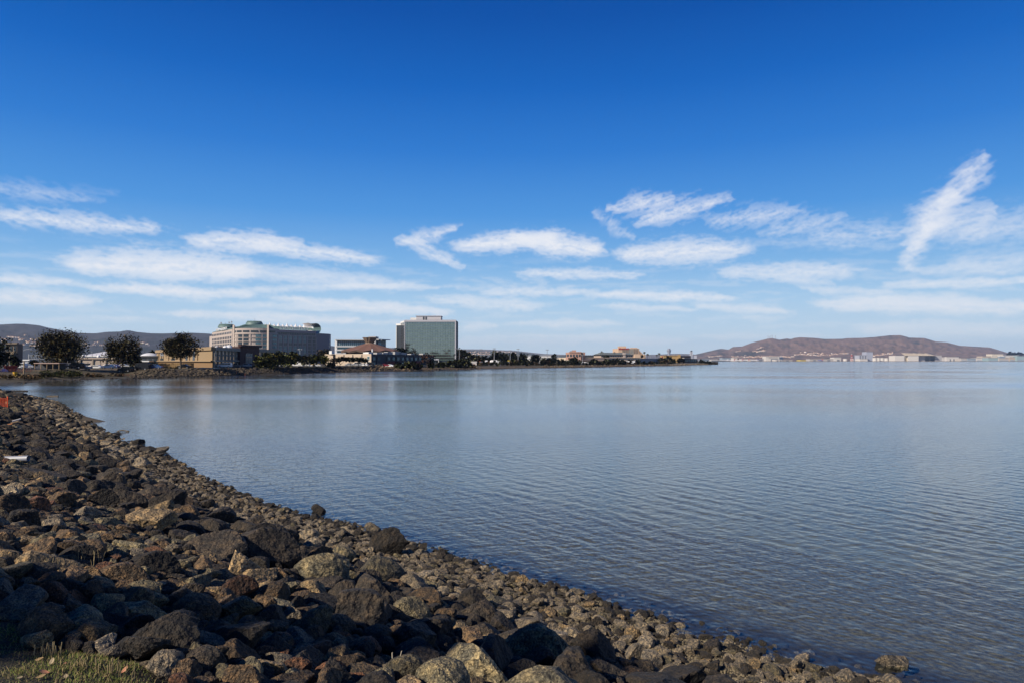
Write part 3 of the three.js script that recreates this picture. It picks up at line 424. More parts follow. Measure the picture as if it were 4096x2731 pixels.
{
  const us = []; for (let u = -900; u <= 2868; u += 8) us.push(u); us.push(2872, 2876);
  const ds = [-70, -30, -12, -6, -3, -1, 0, 1, 2, 3, 4.5, 6, 7.5, 9, 11, 13, 15, 17, 19, 21, 23, 25, 27, 29, 32, 36, 40, 46, 54, 64, 80, 110, 160, 240, 400, 800, 1500, 3000, 5200];
  const pos = [], uv = [], col = [], idx = []; let k = 0;
  for (let i = 0; i < us.length; i++) for (let j = 0; j < ds.length; j++, k++) {
    const u = us[i], D = shoreD(u), dep = Math.max(30, D + ds[j] * (D > 500 && ds[j] < 100 ? 1.4 : 1)), end = i >= us.length - 2 ? -0.6 : 0, x = X(u, dep), y = Math.min(landHeight(u, dep), 9) + end; pos.push(x, i >= us.length - 2 ? Math.min(y, i === us.length - 2 ? 0.25 : -0.6) : y, -dep); uv.push(x / 6, -dep / 6);
    const n = 0.5 * N2(x * 0.07, dep * 0.07) + 0.5 * N2(x * 0.3, dep * 0.3), d = ds[j] + 2.2 * n;
    const c = d < 3.5 ? [0.075, 0.062, 0.048] : u < 640 ? (d < 12 ? [0.13, 0.105, 0.045] : d < 33 ? (n > -0.1 ? [0.16, 0.135, 0.05] : [0.27, 0.19, 0.09]) : d < 44 ? [0.36, 0.25, 0.13] : [0.15, 0.14, 0.13]) : u < 1500 ? (d < 10 ? [0.15, 0.115, 0.075] : d < 15 ? (n > -0.25 ? [0.10, 0.12, 0.03] : [0.28, 0.2, 0.1]) : [0.13, 0.125, 0.12]) : (d < 9 ? [0.11, 0.085, 0.06] : d < 26 ? [0.27, 0.19, 0.105] : d < 60 ? (n > 0 ? [0.12, 0.12, 0.045] : [0.24, 0.17, 0.09]) : [0.14, 0.13, 0.12]);
    col.push(c[0] * 0.8, c[1] * 0.8, c[2] * 0.8);
    if (i && j) { const a = k - ds.length - 1, b = k - ds.length, c2 = k - 1; idx.push(a, c2, b, b, c2, k); }
  }
  const g = new THREE.BufferGeometry(); g.setAttribute('position', new THREE.Float32BufferAttribute(pos, 3)); g.setAttribute('uv', new THREE.Float32BufferAttribute(uv, 2)); g.setAttribute('color', new THREE.Float32BufferAttribute(col, 3)); g.setIndex(idx.map((_, q) => idx[q - (q % 3) + [0, 2, 1][q % 3]])); g.computeVertexNormals();
  { const nn = g.attributes.normal; let s = 0; for (let i = 0; i < nn.count; i++) s += nn.getY(i); if (s < 0) { g.setIndex(idx); g.computeVertexNormals(); } }
  structure('far_shore_ground', g, new THREE.MeshStandardMaterial({ vertexColors: true, map: soilTex, roughness: 0.95, side: THREE.DoubleSide }), 'marsh, stone bank and paved land across the cove');
}
// stones of the far bank
{
  const r = rng(61), l = [];
  const put = (u0, u1, d0, d1, n, s0, s1, tint) => { for (let i = 0; i < n; i++) { const u = rr(u0, u1, r), dep = shoreD(u) + rr(d0, d1, r); l.push([u, dep, rr(s0, s1, r), tint]); } };
  put(520, 1020, 1.5, 10, 420, 0.18, 0.5, [0.28, 0.23, 0.17]); put(520, 1500, 0, 3, 420, 0.12, 0.35, [0.13, 0.11, 0.09]); put(960, 1500, 2, 10, 330, 0.2, 0.5, [0.12, 0.1, 0.08]); put(1480, 1640, 2, 12, 170, 0.25, 0.6, [0.42, 0.33, 0.24]); put(1640, 2700, 0, 8, 420, 0.15, 0.45, [0.22, 0.175, 0.13]); put(2160, 2700, 8, 26, 240, 0.3, 0.8, [0.34, 0.27, 0.19]); put(2680, 2835, 3, 22, 330, 0.5, 1.1, [0.44, 0.38, 0.31]); put(2830, 2872, 0, 14, 40, 0.3, 0.7, [0.2, 0.16, 0.12]); put(0, 520, -0.5, 3, 60, 0.1, 0.25, [0.12, 0.1, 0.08]);
  const im = new THREE.InstancedMesh(coarse[2], stone(1, 1, 1), l.length), M4 = new THREE.Matrix4(), q = new THREE.Quaternion(), e = new THREE.Euler();
  l.forEach(([u, dep, s, c], i) => { q.setFromEuler(e.set(rr(-0.5, 0.5, r), rr(0, 6, r), rr(-0.5, 0.5, r))); M4.compose(new THREE.Vector3(X(u, dep), landHeight(u, dep) + s * 0.25, -dep), q, new THREE.Vector3(s, s, s)); im.setMatrixAt(i, M4); const t = rr(0.5, 1.35, r); im.setColorAt(i, RGB(c[0] * t, c[1] * t, c[2] * t)); });
  im.name = 'far_bank_stones'; im.castShadow = true; tag(im, 'stones along the far waterline', 'rocks', null, 'stuff'); scene.add(im);
}
function range(name, label, ridge, D, front, back, step, tones, opt = {}) {            // ridge: table u -> v of the skyline
  const us = []; for (let u = opt.u0; u <= opt.u1; u += step) us.push(u);
  const M = 34, pos = [], col = [], idx = []; let k = 0;
  for (let i = 0; i < us.length; i++) for (let j = 0; j < M; j++, k++) {
    const t = j / (M - 5), u = us[i] + (t > 1 ? 0 : 0), dep = t <= 1 ? lerp(front(u), D(u), t) : D(u) + (t - 1) * back * 4, x = X(u, dep), top = Y(ridge(u), D(u)) - 2;
    const g1 = 1 - Math.abs(N2(x / 420 + 3, dep / 520)), g2 = 1 - Math.abs(N2(x / 150, dep / 190 + 7)), gully = (0.62 * g1 + 0.38 * g2);
    const rise = t <= 1 ? Math.pow(t, opt.pow ?? 1.25) : Math.max(0, 1 - (t - 1) * 3), env = t <= 1 ? Math.sin(Math.PI * Math.min(1, t)) : 0;
    let y = 2 + (top - 2) * rise * (1 - (opt.cut ?? 0.5) * env * (1 - gully)); if (t <= 1) y = Math.min(y, 2 + (top - 2) * Math.pow(dep / D(u), 1) * 0.985 + (t > 0.98 ? 99 : 0)); else y = Math.min(y, top);
    pos.push(x, y, -dep);
    const n = fbm2(x / 260, dep / 260, 4), wood = tones.wood(us[i], t, n, gully), sp = 0.85 + 0.3 * fbm2(x / 60, dep / 60, 3);
    const a = tones.grass, b = tones.tree; col.push(lerp(a[0], b[0], wood) * sp, lerp(a[1], b[1], wood) * sp, lerp(a[2], b[2], wood) * sp);
    if (i && j) { const A = k - M - 1, B = k - M, C = k - 1; idx.push(A, B, C, B, k, C); }
  }
  const g = new THREE.BufferGeometry(); g.setAttribute('position', new THREE.Float32BufferAttribute(pos, 3)); g.setAttribute('color', new THREE.Float32BufferAttribute(col, 3)); g.setIndex(idx); g.computeVertexNormals(); { const nn = g.attributes.normal; let s = 0; for (let i = 0; i < nn.count; i++) s += nn.getY(i); if (s < 0) { g.setIndex(idx.map((_, q) => idx[q - (q % 3) + [0, 2, 1][q % 3]])); g.computeVertexNormals(); } }
  structure(name, g, new THREE.MeshStandardMaterial({ vertexColors: true, roughness: 1, side: THREE.DoubleSide }), label);
  // height of the slope under a pixel: march the ray through the sheet
  return (u, v) => { const i = clamp((u - opt.u0) / step, 0, us.length - 1.001), i0 = Math.floor(i), f = i - i0; for (let j = 0; j < M - 4; j++) { const y = lerp(pos[(i0 * M + j) * 3 + 1], pos[((i0 + 1) * M + j) * 3 + 1], f), dep = -lerp(pos[(i0 * M + j) * 3 + 2], pos[((i0 + 1) * M + j) * 3 + 2], f); if (y >= Y(v, dep)) return [X(u, dep), y, -dep]; } return null; };
}
const farRidge = table([[-900, 1330], [800, 1375], [1000, 1380], [1320, 1384], [1600, 1390], [1830, 1395], [1900, 1395.5], [1960, 1397], [2000, 1399], [2060, 1401], [2120, 1408], [2180, 1414], [2260, 1417], [2400, 1419], [2560, 1418], [2640, 1416], [2700, 1413], [2760, 1414], [2800, 1419], [2840, 1430], [2900, 1440]]);
range('far_ridge', 'pale hazy ridge far beyond the palms and lamp masts', farRidge, () => 9500, () => 7600, 900, 20, { grass: [0.15, 0.12, 0.1], tree: [0.06, 0.065, 0.06], wood: (u, t, n) => sstep(0.0, 0.25, n) * 0.6 }, { u0: -900, u1: 2900 });
const midRidge = table([[1000, 1392], [1320, 1384], [1400, 1389], [1560, 1393], [1600, 1391], [1700, 1398], [1830, 1404], [1880, 1399], [1910, 1402], [2040, 1406], [2060, 1404], [2110, 1410], [2160, 1418], [2250, 1419], [2290, 1416], [2340, 1424], [2420, 1440]]);
const townSlope = range('wooded_town_hill', 'wooded slope with houses behind the palms', midRidge, () => 5200, () => 3800, 500, 12, { grass: [0.11, 0.1, 0.075], tree: [0.035, 0.045, 0.038], wood: (u, t, n) => sstep(-0.35, 0.05, n) }, { u0: 1000, u1: 2430, cut: 0.25 });
const leftRidge = table([[-900, 1310], [-300, 1300], [0, 1297], [60, 1294], [95, 1294.5], [150, 1300], [190, 1310], [230, 1317], [310, 1331], [380, 1332.5], [420, 1327], [480, 1325], [497, 1321], [512, 1320], [545, 1327], [600, 1332], [650, 1333], [700, 1331], [745, 1330], [765, 1330], [830, 1333], [1000, 1350], [1200, 1372], [1330, 1382], [1450, 1400], [1560, 1440]]);
const leftSlope = range('coastal_hills', 'dark purple brown hills behind the trees of the cove', leftRidge, (u) => 4600, () => 2200, 700, 12, { grass: [0.038, 0.037, 0.043], tree: [0.011, 0.016, 0.019], wood: (u, t, n, g) => clamp(sstep(0.08, 0.3, n + (0.62 - t) * 0.5) + (t < 0.5 ? 0.55 : 0)) }, { u0: -900, u1: 1560, cut: 0.4 });
const bigRidge = table([[2640, 1446], [2700, 1436], [2783, 1416], [2830, 1405], [2870, 1396], [2886, 1393], [2915, 1397], [2933, 1386], [2970, 1384], [3005, 1371], [3040, 1362], [3075, 1353.5], [3090, 1352], [3120, 1358], [3150, 1353.5], [3165, 1356], [3180, 1351], [3205, 1348.5], [3260, 1351], [3300, 1355.5], [3370, 1355], [3390, 1352], [3450, 1351], [3500, 1348], [3560, 1341], [3605, 1340], [3640, 1350], [3700, 1351.5], [3745, 1365], [3790, 1368], [3840, 1381], [3890, 1384], [3960, 1388], [3985, 1395], [4030, 1409], [4050, 1412], [4096, 1413.5], [4200, 1414], [4400, 1420], [4700, 1438]]);
const bigSlope = range('bay_mountain', 'long brown grassy mountain behind the airport', bigRidge, () => 7600, () => 4950, 900, 6, { grass: [0.19, 0.122, 0.097], tree: [0.04, 0.042, 0.04], wood: (u, t, n, g) => clamp(sstep(0.22, 0.42, n) * 0.55 + sstep(0.6, 0.42, g) * 0.5 + (u < 2900 ? 0.6 * sstep(0.05, 0.25, n + 0.15) : 0) + Math.exp(-(((u - 3000) / 70) ** 2)) * sstep(0.25, 0.35, t) * (1 - sstep(0.62, 0.72, t + 0.2 * n)) * 0.95) }, { u0: 2640, u1: 4700, cut: 0.62, pow: 1.1 });
// low airport land under the mountain
{
  const pos = [], idx = [], col = []; let k = 0; const rows = [[4180, -1.2], [4215, 0.3], [4240, 2.2], [4300, 2.4], [5000, 2.6], [9800, 3]];
  for (let i = 0; i <= 60; i++) { const u = 2560 + i * 36; for (let j = 0; j < rows.length; j++, k++) { const dep = rows[j][0] - 200 * sstep(3300, 2600, u) ; pos.push(X(u, dep), rows[j][1], -dep); col.push(...(j < 2 ? [0.09, 0.07, 0.05] : [0.19, 0.14, 0.085])); if (i && j) { const A = k - rows.length - 1, B = k - rows.length, C = k - 1; idx.push(A, B, C, B, k, C); } } }
  const g = new THREE.BufferGeometry(); g.setAttribute('position', new THREE.Float32BufferAttribute(pos, 3)); g.setAttribute('color', new THREE.Float32BufferAttribute(col, 3)); g.setIndex(idx); g.computeVertexNormals();
  structure('airport_ground', g, new THREE.MeshStandardMaterial({ vertexColors: true, roughness: 1, side: THREE.DoubleSide }), 'low dike and flat airfield across the bay');
}
// houses on the slopes
{
  const house = merge([paint(bx(10, 5, 8, 0, 2.0, 0), 0.62, 0.56, 0.5), paint((() => { const s = new THREE.Shape([[-5.6, 4.5], [5.6, 4.5], [0, 7.2]].map((p) => new THREE.Vector2(...p))); const g = new THREE.ExtrudeGeometry(s, { depth: 9, bevelEnabled: false }); g.translate(0, 0, -4.5); return g; })(), 0.34, 0.24, 0.2)]);
  const mats = [[1, 1, 1], [0.85, 0.72, 0.62], [0.7, 0.62, 0.6], [1.1, 0.95, 0.85]].map((c) => new THREE.MeshStandardMaterial({ color: RGB(...c), vertexColors: true, roughness: 0.9 })), r = rng(71);
  const row = (slope, u0, v0, u1, v1, n, jit, scale, label, group) => { for (let i = 0; i < n; i++) { const t = (i + rr(-0.3, 0.3, r)) / n, p = slope(lerp(u0, u1, t), lerp(v0, v1, t) + rr(-jit, jit, r)); if (!p) continue; const m = mesh('house', house, mats[Math.floor(r() * 4)]); m.position.set(p[0], p[1] - 0.5, p[2]); m.rotation.y = rr(-0.9, 0.9, r); m.scale.set(scale * rr(0.8, 1.5, r), scale * rr(0.8, 1.2, r), scale); tag(m, label, 'house', group); } };
  row(leftSlope, 5, 1362, 165, 1360, 26, 9, 1.0, 'small pale house on the hillside behind the tallest cove tree', 'houses on the hillside behind the cove'); row(leftSlope, 60, 1378, 165, 1382, 22, 8, 1.1, 'small pale house on the hillside behind the tallest cove tree', 'houses on the hillside behind the cove');
  row(leftSlope, 335, 1374, 420, 1384, 12, 7, 1.0, 'small house on the hill above the white roofed warehouse', 'houses above the warehouse'); row(leftSlope, 555, 1378, 600, 1384, 8, 3, 1.0, 'small house on the hill above the yellow building', 'houses above the yellow building'); row(leftSlope, 1545, 1398, 1580, 1400, 3, 2, 1, 'small house on the hill above the brown roof', 'houses above the brown roof');
  row(townSlope, 1872, 1410, 1965, 1411, 20, 2.5, 0.85, 'tiny house in the hillside town behind the lamp masts', 'hillside town behind the lamp masts'); row(townSlope, 1890, 1417, 1965, 1418, 20, 2, 0.85, 'tiny house in the hillside town behind the lamp masts', 'hillside town behind the lamp masts'); row(townSlope, 1985, 1408, 2070, 1412, 14, 3, 0.85, 'tiny house in the hillside town behind the lamp masts', 'hillside town behind the lamp masts');
  for (const [v, a, b, n] of [[1399, 3042, 3058, 4], [1403, 3030, 3066, 9], [1406, 3022, 3064, 10], [1409, 3014, 3060, 11]]) row(bigSlope, a, v, b, v - 1, n, 0.4, 1.35, 'white house in the terraced estate on the mountain foot', 'terraced estate on the mountain foot');
  row(bigSlope, 2947, 1409, 2965, 1408, 5, 0.5, 1.4, 'white block among the dark trees of the mountain foot', 'blocks among the mountain trees');
  row(bigSlope, 2835, 1429, 2890, 1424, 16, 1, 1.2, 'small pale house under the mountain spur', 'houses under the mountain spur'); row(bigSlope, 3180, 1420, 3295, 1416, 24, 1.8, 1.3, 'small tan house in the suburb under the mountain', 'suburb under the mountain'); row(bigSlope, 3300, 1423, 3395, 1414, 22, 1.5, 1.3, 'small tan house in the suburb under the mountain', 'suburb under the mountain'); row(bigSlope, 3240, 1423, 3300, 1424, 12, 1, 1.3, 'small tan house in the suburb under the mountain', 'suburb under the mountain'); row(bigSlope, 3495, 1426, 3575, 1414, 20, 2, 1.3, 'small tan house behind the white tanks and hangar', 'suburb behind the hangar');
  row(bigSlope, 2930, 1429, 3180, 1428, 46, 2.4, 1.3, 'small white building in the flat town behind the airport', 'flat town behind the airport'); 
}
// masts on the summit
{ const steel = std(0.3, 0.22, 0.22); for (const [u, h] of [[3074, 13], [3079, 8], [3085, 12], [3091, 13], [3103, 14]]) { const D = 7580, o = thing('summit_mast', `${h > 12 ? 'tall' : h > 10 ? 'slim' : 'short'} radio mast on the mountain summit`, 'mast', [X(u, D), Y(bigRidge(u) + 0.6, D), -D], 0, 'radio masts on the summit'); mesh('pole', cyl(0.9, 1.6, h / F * D, 0, 0, 0, 6), steel, o); mesh('antenna', bx(3.2, 4, 3.2, 0, h / F * D * 0.8, 0), steel, o); } }
scene.fog = new THREE.FogExp2(RGB(0.46, 0.64, 0.95), 0.000036);
// ---------------------------------------------------------------- buildings across the cove
const pt = (u, depth) => [X(u, depth), -depth];
// a wall between two ground points, seen from its outer side from A (its far left) to B: boxes laid on it by metres along it and height
function wallFrame(A, B, base) {
  const dx = B[0] - A[0], dz = B[1] - A[1], L = Math.hypot(dx, dz), a = Math.atan2(-dz, dx), ox = -dz / L, oz = dx / L;
  return { L, A, B, box(s, y, w, h, d, off = 0) { const g = new THREE.BoxGeometry(w, h, d); g.rotateY(a); g.translate(A[0] + dx / L * s + ox * off - base[0], y - base[1], A[1] + dz / L * s + oz * off - base[2]); return g; } };
}
function prism(points, y0, y1, base) {                       // footprint in x, z
  const s = new THREE.Shape(points.map((p) => new THREE.Vector2(p[0] - base[0], -(p[1] - base[2])))), g = new THREE.ExtrudeGeometry(s, { depth: y1 - y0, bevelEnabled: false }); g.rotateX(-Math.PI / 2); g.translate(0, y0 - base[1], 0); return g;
}
const back = (A, B, d) => { const dx = B[0] - A[0], dz = B[1] - A[1], L = Math.hypot(dx, dz); return [[B[0] + dz / L * d, B[1] - dx / L * d], [A[0] + dz / L * d, A[1] - dx / L * d]]; };
const glassDark = new THREE.MeshStandardMaterial({ color: RGB(0.03, 0.04, 0.05), roughness: 0.12, metalness: 0.0 }), glassBlue = new THREE.MeshStandardMaterial({ color: RGB(0.10, 0.17, 0.19), roughness: 0.15, metalness: 0.35 });
const white = std(0.78, 0.77, 0.75, 0.7), cream = std(0.7, 0.62, 0.5), concrete = std(0.45, 0.41, 0.37), roofGrey = std(0.4, 0.39, 0.38), greenRoof = std(0.13, 0.21, 0.195, 0.55), pinkStone = std(0.47, 0.395, 0.35), tanWall = std(0.55, 0.44, 0.33), charcoal = std(0.055, 0.06, 0.068), brownRoof = std(0.17, 0.085, 0.06), dishMat = std(0.8, 0.8, 0.8, 0.5), metal = std(0.35, 0.36, 0.38, 0.5, { metalness: 0.3 });
function rooms(o, name, w, list, mat, d = 0.12, off = 0.03, frame) { for (const [s, y, ww, h] of list) { const m = mesh(name, w.box(s, y, ww, h, d, off), mat, o); if (frame) mesh('frame', merge([w.box(s, y + h / 2, ww + 0.25, 0.14, d + 0.1, off), w.box(s, y - h / 2, ww + 0.25, 0.14, d + 0.1, off), w.box(s - ww / 2, y, 0.12, h, d + 0.1, off), w.box(s + ww / 2, y, 0.12, h, d + 0.1, off)]), frame, m); } }
// the tan block with a shaded office front
{
  const C = pt(852, 219), E = pt(628, 293), Pl = pt(951, 246), Pr = pt(1028, 262), Z = pt(1098, 279), y0 = 2.2, y1 = 9.1, base = [C[0], y0, C[1]];
  const o = thing('office_building', 'two storey tan office building with a dark red entrance block', 'building', base);
  const wood = std(0.32, 0.225, 0.125, 0.9), lowWood = std(0.25, 0.15, 0.068, 0.9), dull = std(0.30, 0.27, 0.22, 0.9), maroon = std(0.05, 0.016, 0.016, 0.8);
  mesh('body', prism([E, C, Pl, Pr, Z, [Z[0] - 6, Z[1] - 22], [E[0] + 14, E[1] - 20]], y0, y1 - 1.1, base), dull, o);
  mesh('roof', prism([E, C, Pl, Pr, Z, [Z[0] - 6, Z[1] - 22], [E[0] + 14, E[1] - 20]], y1 - 1.08, y1 - 0.6, base), roofGrey, o);
  const l = wallFrame(E, C, base), r = wallFrame(C, Pl, base), p = wallFrame(Pl, Pr, base), q = wallFrame(Pr, Z, base);
  mesh('upper_wall', merge([l.box(l.L / 2, 6.35, l.L, 3.5, 0.3, 0.16)]), wood, o); mesh('ground_wall', l.box(l.L / 2, 3.3, l.L, 2.3, 0.2, 0.12), lowWood, o); mesh('ledge', l.box(l.L / 2, 4.52, l.L + 0.6, 0.36, 0.9, 0.4), wood, o); mesh('cornice', l.box(l.L / 2, 8.5, l.L + 0.9, 1.1, 1.0, 0.3), wood, o);
  for (const s of [6, 26, 50, 62, 74]) mesh('pilaster', l.box(s, 6.3, 0.5, 3.4, 0.4, 0.4), wood, o);
  rooms(o, 'window', l, [[12, 6.3, 7, 3.2], [34, 6.3, 7, 3.2], [57, 6.3, 3, 3.2], [68, 6.3, 3, 3.2]], glassDark, 0.1, 0.33);
  for (const s of [10, 14, 32, 36]) mesh('panel', l.box(s, 6.1, 2.2, 1.0, 0.2, 0.36), wood, o);
  for (const f of [r, q]) {
    mesh('cornice', f.box(f.L / 2, 8.45, f.L, 1.1, 1.0, 0.4), dull, o); mesh('ledge', f.box(f.L / 2, 4.5, f.L, 0.5, 0.7, 0.3), dull, o); mesh('ground_glazing', f.box(f.L / 2, 3.2, f.L, 2.1, 0.1, 0.03), glassDark, o);
    const n = Math.round(f.L / 4); for (let i = 0; i < n; i++) { const s = (i + 0.5) * f.L / n; mesh('window', f.box(s, 7.3, 1.5, 1.1, 0.1, 0.04), glassDark, o); mesh('window', f.box(s, 5.5, 1.5, 1.2, 0.1, 0.04), glassDark, o); mesh('fin', f.box((i + 0.02) * f.L / n + 0.4, 6.3, 0.7, 3.2, 0.35, 0.2), dull, o); mesh('post', f.box((i + 0.02) * f.L / n + 0.4, 3.2, 0.3, 2.1, 0.3, 0.2), dull, o); }
  }
  mesh('entrance_block', prism([Pl, Pr, ...back(Pl, Pr, 9)].map(([x, z]) => [x + 0.9, z + 0.5]), y0, y1 + 0.55, base), maroon, o); const pp = wallFrame([Pl[0] + 0.9, Pl[1] + 0.5], [Pr[0] + 0.9, Pr[1] + 0.5], base); mesh('entrance_cornice', pp.box(pp.L / 2, y1 + 0.9, pp.L + 1.6, 0.7, 1.2, 0.2), maroon, o);
  const eg = mesh('entrance_glazing', pp.box(pp.L * 0.45, 5.0, pp.L * 0.34, 4.6, 0.1, 0.05), glassBlue, o); for (let i = 0; i <= 4; i++) mesh('mullion', pp.box(pp.L * (0.28 + 0.085 * i), 5.0, 0.18, 4.7, 0.14, 0.1), dull, eg); mesh('mullion', pp.box(pp.L * 0.45, 5.1, pp.L * 0.34, 0.2, 0.14, 0.11), dull, eg);
  rooms(o, 'curtain', pp, [[pp.L * 0.45, 5.9, pp.L * 0.3, 0.6]], std(0.5, 0.35, 0.22), 0.05, 0.12);
  for (const [t, s] of [[0.35, 0.5], [0.7, 0.8], [0.86, 1.1]]) { const x = lerp(C[0], Pl[0], t) - 2.5, z = lerp(C[1], Pl[1], t) - 1, d = new THREE.SphereGeometry(s * 1.2, 10, 6, 0, 6.3, 0, 1.2); d.rotateX(0.9); d.translate(x - base[0], y1 - y0 - 0.2, z - base[2]); mesh('roof_dish', d, dishMat, o); }
}
// the stepped hotel with green metal roofs
{
  const A = pt(846, 676), B = pt(927, 600), Cc = pt(1070, 595), D = pt(1264, 634), base = [B[0], 2.4, B[1]], eave = 32.2, o = thing('green_roofed_hotel', 'large pinkish hotel with green metal roofs and white roof tents', 'hotel', base);
  // left wing
  const L0 = pt(836, 684), lw = wallFrame(A, B, base);
  mesh('left_wing', prism([A, B, ...back(A, B, 16)], 2.4, eave, base), pinkStone, o); mesh('left_end', prism([L0, A, ...back(L0, A, 14)], 2.4, eave - 3.4, base), pinkStone, o);
  for (let i = 0; i < 12; i++) { const s = (i + 0.5) * lw.L / 12.4 + 1; mesh('window', lw.box(s, 29.3, 4.2, 1.8, 0.5, 0), glassDark, o); for (let k = 0; k < 6; k++) { const y = 25.0 - k * 3.15, w = mesh('window', lw.box(s, y, 4.6, 2.3, 0.5, 0.0), glassDark, o); mesh('pier', lw.box(s + 3.6, y, 2.2, 3.15, 0.3, 0.1), pinkStone, o); } }
  for (let k = 0; k < 7; k++) mesh('floor_band', lw.box(lw.L / 2, 26.6 - k * 3.15, lw.L, 0.8, 0.3, 0.12), pinkStone, o);
  const roofWing = (f, name, mat, depth = 9, h = 3.2) => { const [a, b] = [f.A, f.B], [c, d] = back(a, b, depth), y = eave, P3 = (p, yy) => [p[0] - base[0], yy - base[1], p[1] - base[2]]; const g = new THREE.BufferGeometry(), q = [P3(a, y), P3(b, y), P3(c, y + h), P3(d, y + h)]; g.setAttribute('position', new THREE.Float32BufferAttribute([...q[0], ...q[1], ...q[2], ...q[0], ...q[2], ...q[3]], 3)); g.computeVertexNormals(); const m = mesh(name, g, mat, o); const n = Math.round(f.L / 1.6); const ribs = []; for (let i = 0; i <= n; i++) { const t = i / n; ribs.push(tube([[lerp(q[0][0], q[1][0], t), lerp(q[0][1], q[1][1], t) + 0.08, lerp(q[0][2], q[1][2], t)], [lerp(q[3][0], q[2][0], t), q[2][1] + 0.08, lerp(q[3][2], q[2][2], t)]], 0.14, 1, 4)); } mesh('roof_seams', merge(ribs), mat, m); return m; };
  mat: { greenRoof.side = THREE.DoubleSide; }
  roofWing(lw, 'left_roof', greenRoof);
  // curved middle
  const ctr = [(B[0] + Cc[0]) / 2 + 3, (B[1] + Cc[1]) / 2 - 16], R0 = 23, a0 = 2.62, a1 = 0.55, arc = (t, r) => { const a = lerp(a0, a1, t); return [ctr[0] + Math.cos(a) * r, ctr[1] + Math.sin(a) * r]; };
  const arcPts = []; for (let i = 0; i <= 18; i++) arcPts.push(arc(i / 18, R0));
  mesh('curved_wall', prism([...arcPts, [ctr[0] + 14, ctr[1] - 14], [ctr[0] - 14, ctr[1] - 14]], 2.4, eave + 0.4, base), pinkStone, o);
  const band = (y, h, r, t0, t1, name, mat, n = 14, parent = o) => { const l = []; for (let i = 0; i < n; i++) { const f = wallFrame(arc(lerp(t0, t1, i / n), r), arc(lerp(t0, t1, (i + 1) / n), r), base); l.push(f.box(f.L / 2, y, f.L, h, 0.4, 0)); } return mesh(name, merge(l), mat, parent); };
  for (let k = 0; k < 7; k++) band(27.6 - k * 3.15, 0.45, R0 + 0.35, 0, 1, 'floor_band', pinkStone);
  for (let i = 0; i < 6; i++) band(29.9, 1.6, R0 + 0.06, 0.05 + i * 0.155, 0.05 + i * 0.155 + 0.125, 'window', glassDark, 3);
  for (const [t0, t1, m] of [[0.04, 0.12, glassDark], [0.25, 0.345, glassDark], [0.38, 0.47, glassDark], [0.60, 0.69, glassBlue], [0.72, 0.81, glassBlue], [0.9, 0.985, glassBlue]]) for (let k = 0; k < 7; k++) band(26.0 - k * 3.15, 2.1, R0 + 0.07, t0, t1, 'window', m, 2);
  for (const t of [0.2, 0.36, 0.50, 0.705]) band(17, 21, R0 + 0.25, t, t + 0.016, 'pier', pinkStone, 1);
  { const l = []; for (let i = 0; i < 18; i++) { const [a, b, c, d] = [arc(i / 18, R0), arc((i + 1) / 18, R0), arc((i + 1) / 18, R0 - 9), arc(i / 18, R0 - 9)].map((p, j) => [p[0] - base[0], (j < 2 ? eave + 0.4 : eave + 4) - base[1], p[1] - base[2]]); const g = new THREE.BufferGeometry(); g.setAttribute('position', new THREE.Float32BufferAttribute([...a, ...b, ...c, ...a, ...c, ...d], 3)); g.computeVertexNormals(); l.push(g); } const m = mesh('curved_roof', merge(l), greenRoof, o); const ribs = []; for (let i = 0; i <= 40; i++) { const p = arc(i / 40, R0), q = arc(i / 40, R0 - 9); ribs.push(tube([[p[0] - base[0], eave + 0.5 - base[1], p[1] - base[2]], [q[0] - base[0], eave + 4.1 - base[1], q[1] - base[2]]], 0.13, 1, 4)); } mesh('roof_seams', merge(ribs), greenRoof, m); }
  const drum = (u, dep, r, y, h1, h2, name) => { const p = pt(u, dep), g = new THREE.LatheGeometry([[r, 0], [r, h1], [r * 0.8, h1 + h2], [0.01, h1 + h2 + 0.2]].map((q) => new THREE.Vector2(...q)), 28); g.translate(p[0] - base[0], y - base[1], p[1] - base[2]); const m = mesh(name, g, greenRoof, o); const ribs = []; for (let i = 0; i < 40; i++) { const a = i / 40 * 6.283; ribs.push(tube([[p[0] - base[0] + Math.cos(a) * r, y + h1 - base[1], p[1] - base[2] + Math.sin(a) * r], [p[0] - base[0] + Math.cos(a) * r * 0.8, y + h1 + h2 - base[1] + 0.06, p[1] - base[2] + Math.sin(a) * r * 0.8]], 0.12, 1, 4)); } mesh('roof_seams', merge(ribs), greenRoof, m); return m; };
  drum(1015, 606, 7.2, eave + 2.6, 2.4, 2.2, 'roof_drum'); drum(903, 650, 7.6, eave + 3.4, 0.6, 2.8, 'left_roof_drum');
  for (const [u, dep, h] of [[882, 650, 4.5], [899, 650, 3.5], [914, 650, 5], [920, 650, 3.2], [924, 650, 5.5], [1016, 606, 7.8]]) { const p = pt(u, dep); mesh('antenna', merge([cyl(0.09, 0.14, h, p[0] - base[0], eave + (u > 1000 ? 2 : 5) - base[1], p[1] - base[2], 5), ...(h > 4 && u < 1000 ? [bx(1.1, 1.4, 0.5, p[0] - base[0], eave + 3.5 + h - base[1], p[1] - base[2])] : [])]), metal, o); }
  // wedge walls between the wings, and the shaded right wing
  const rw = wallFrame(Cc, D, base);
  for (const f of [[pt(928, 600), pt(935, 597), pt(939, 620), pt(931, 622)], [pt(1066, 594), pt(1073, 593), pt(1078, 616), pt(1070, 617)]]) mesh('fin_wall', prism(f, 2.4, eave + 3.6, base), pinkStone, o);
  mesh('right_wing', prism([Cc, D, ...back(Cc, D, 18)], 2.4, eave - 0.2, base), std(0.40, 0.325, 0.31), o); roofWing(rw, 'right_roof', greenRoof, 7, 3.0);
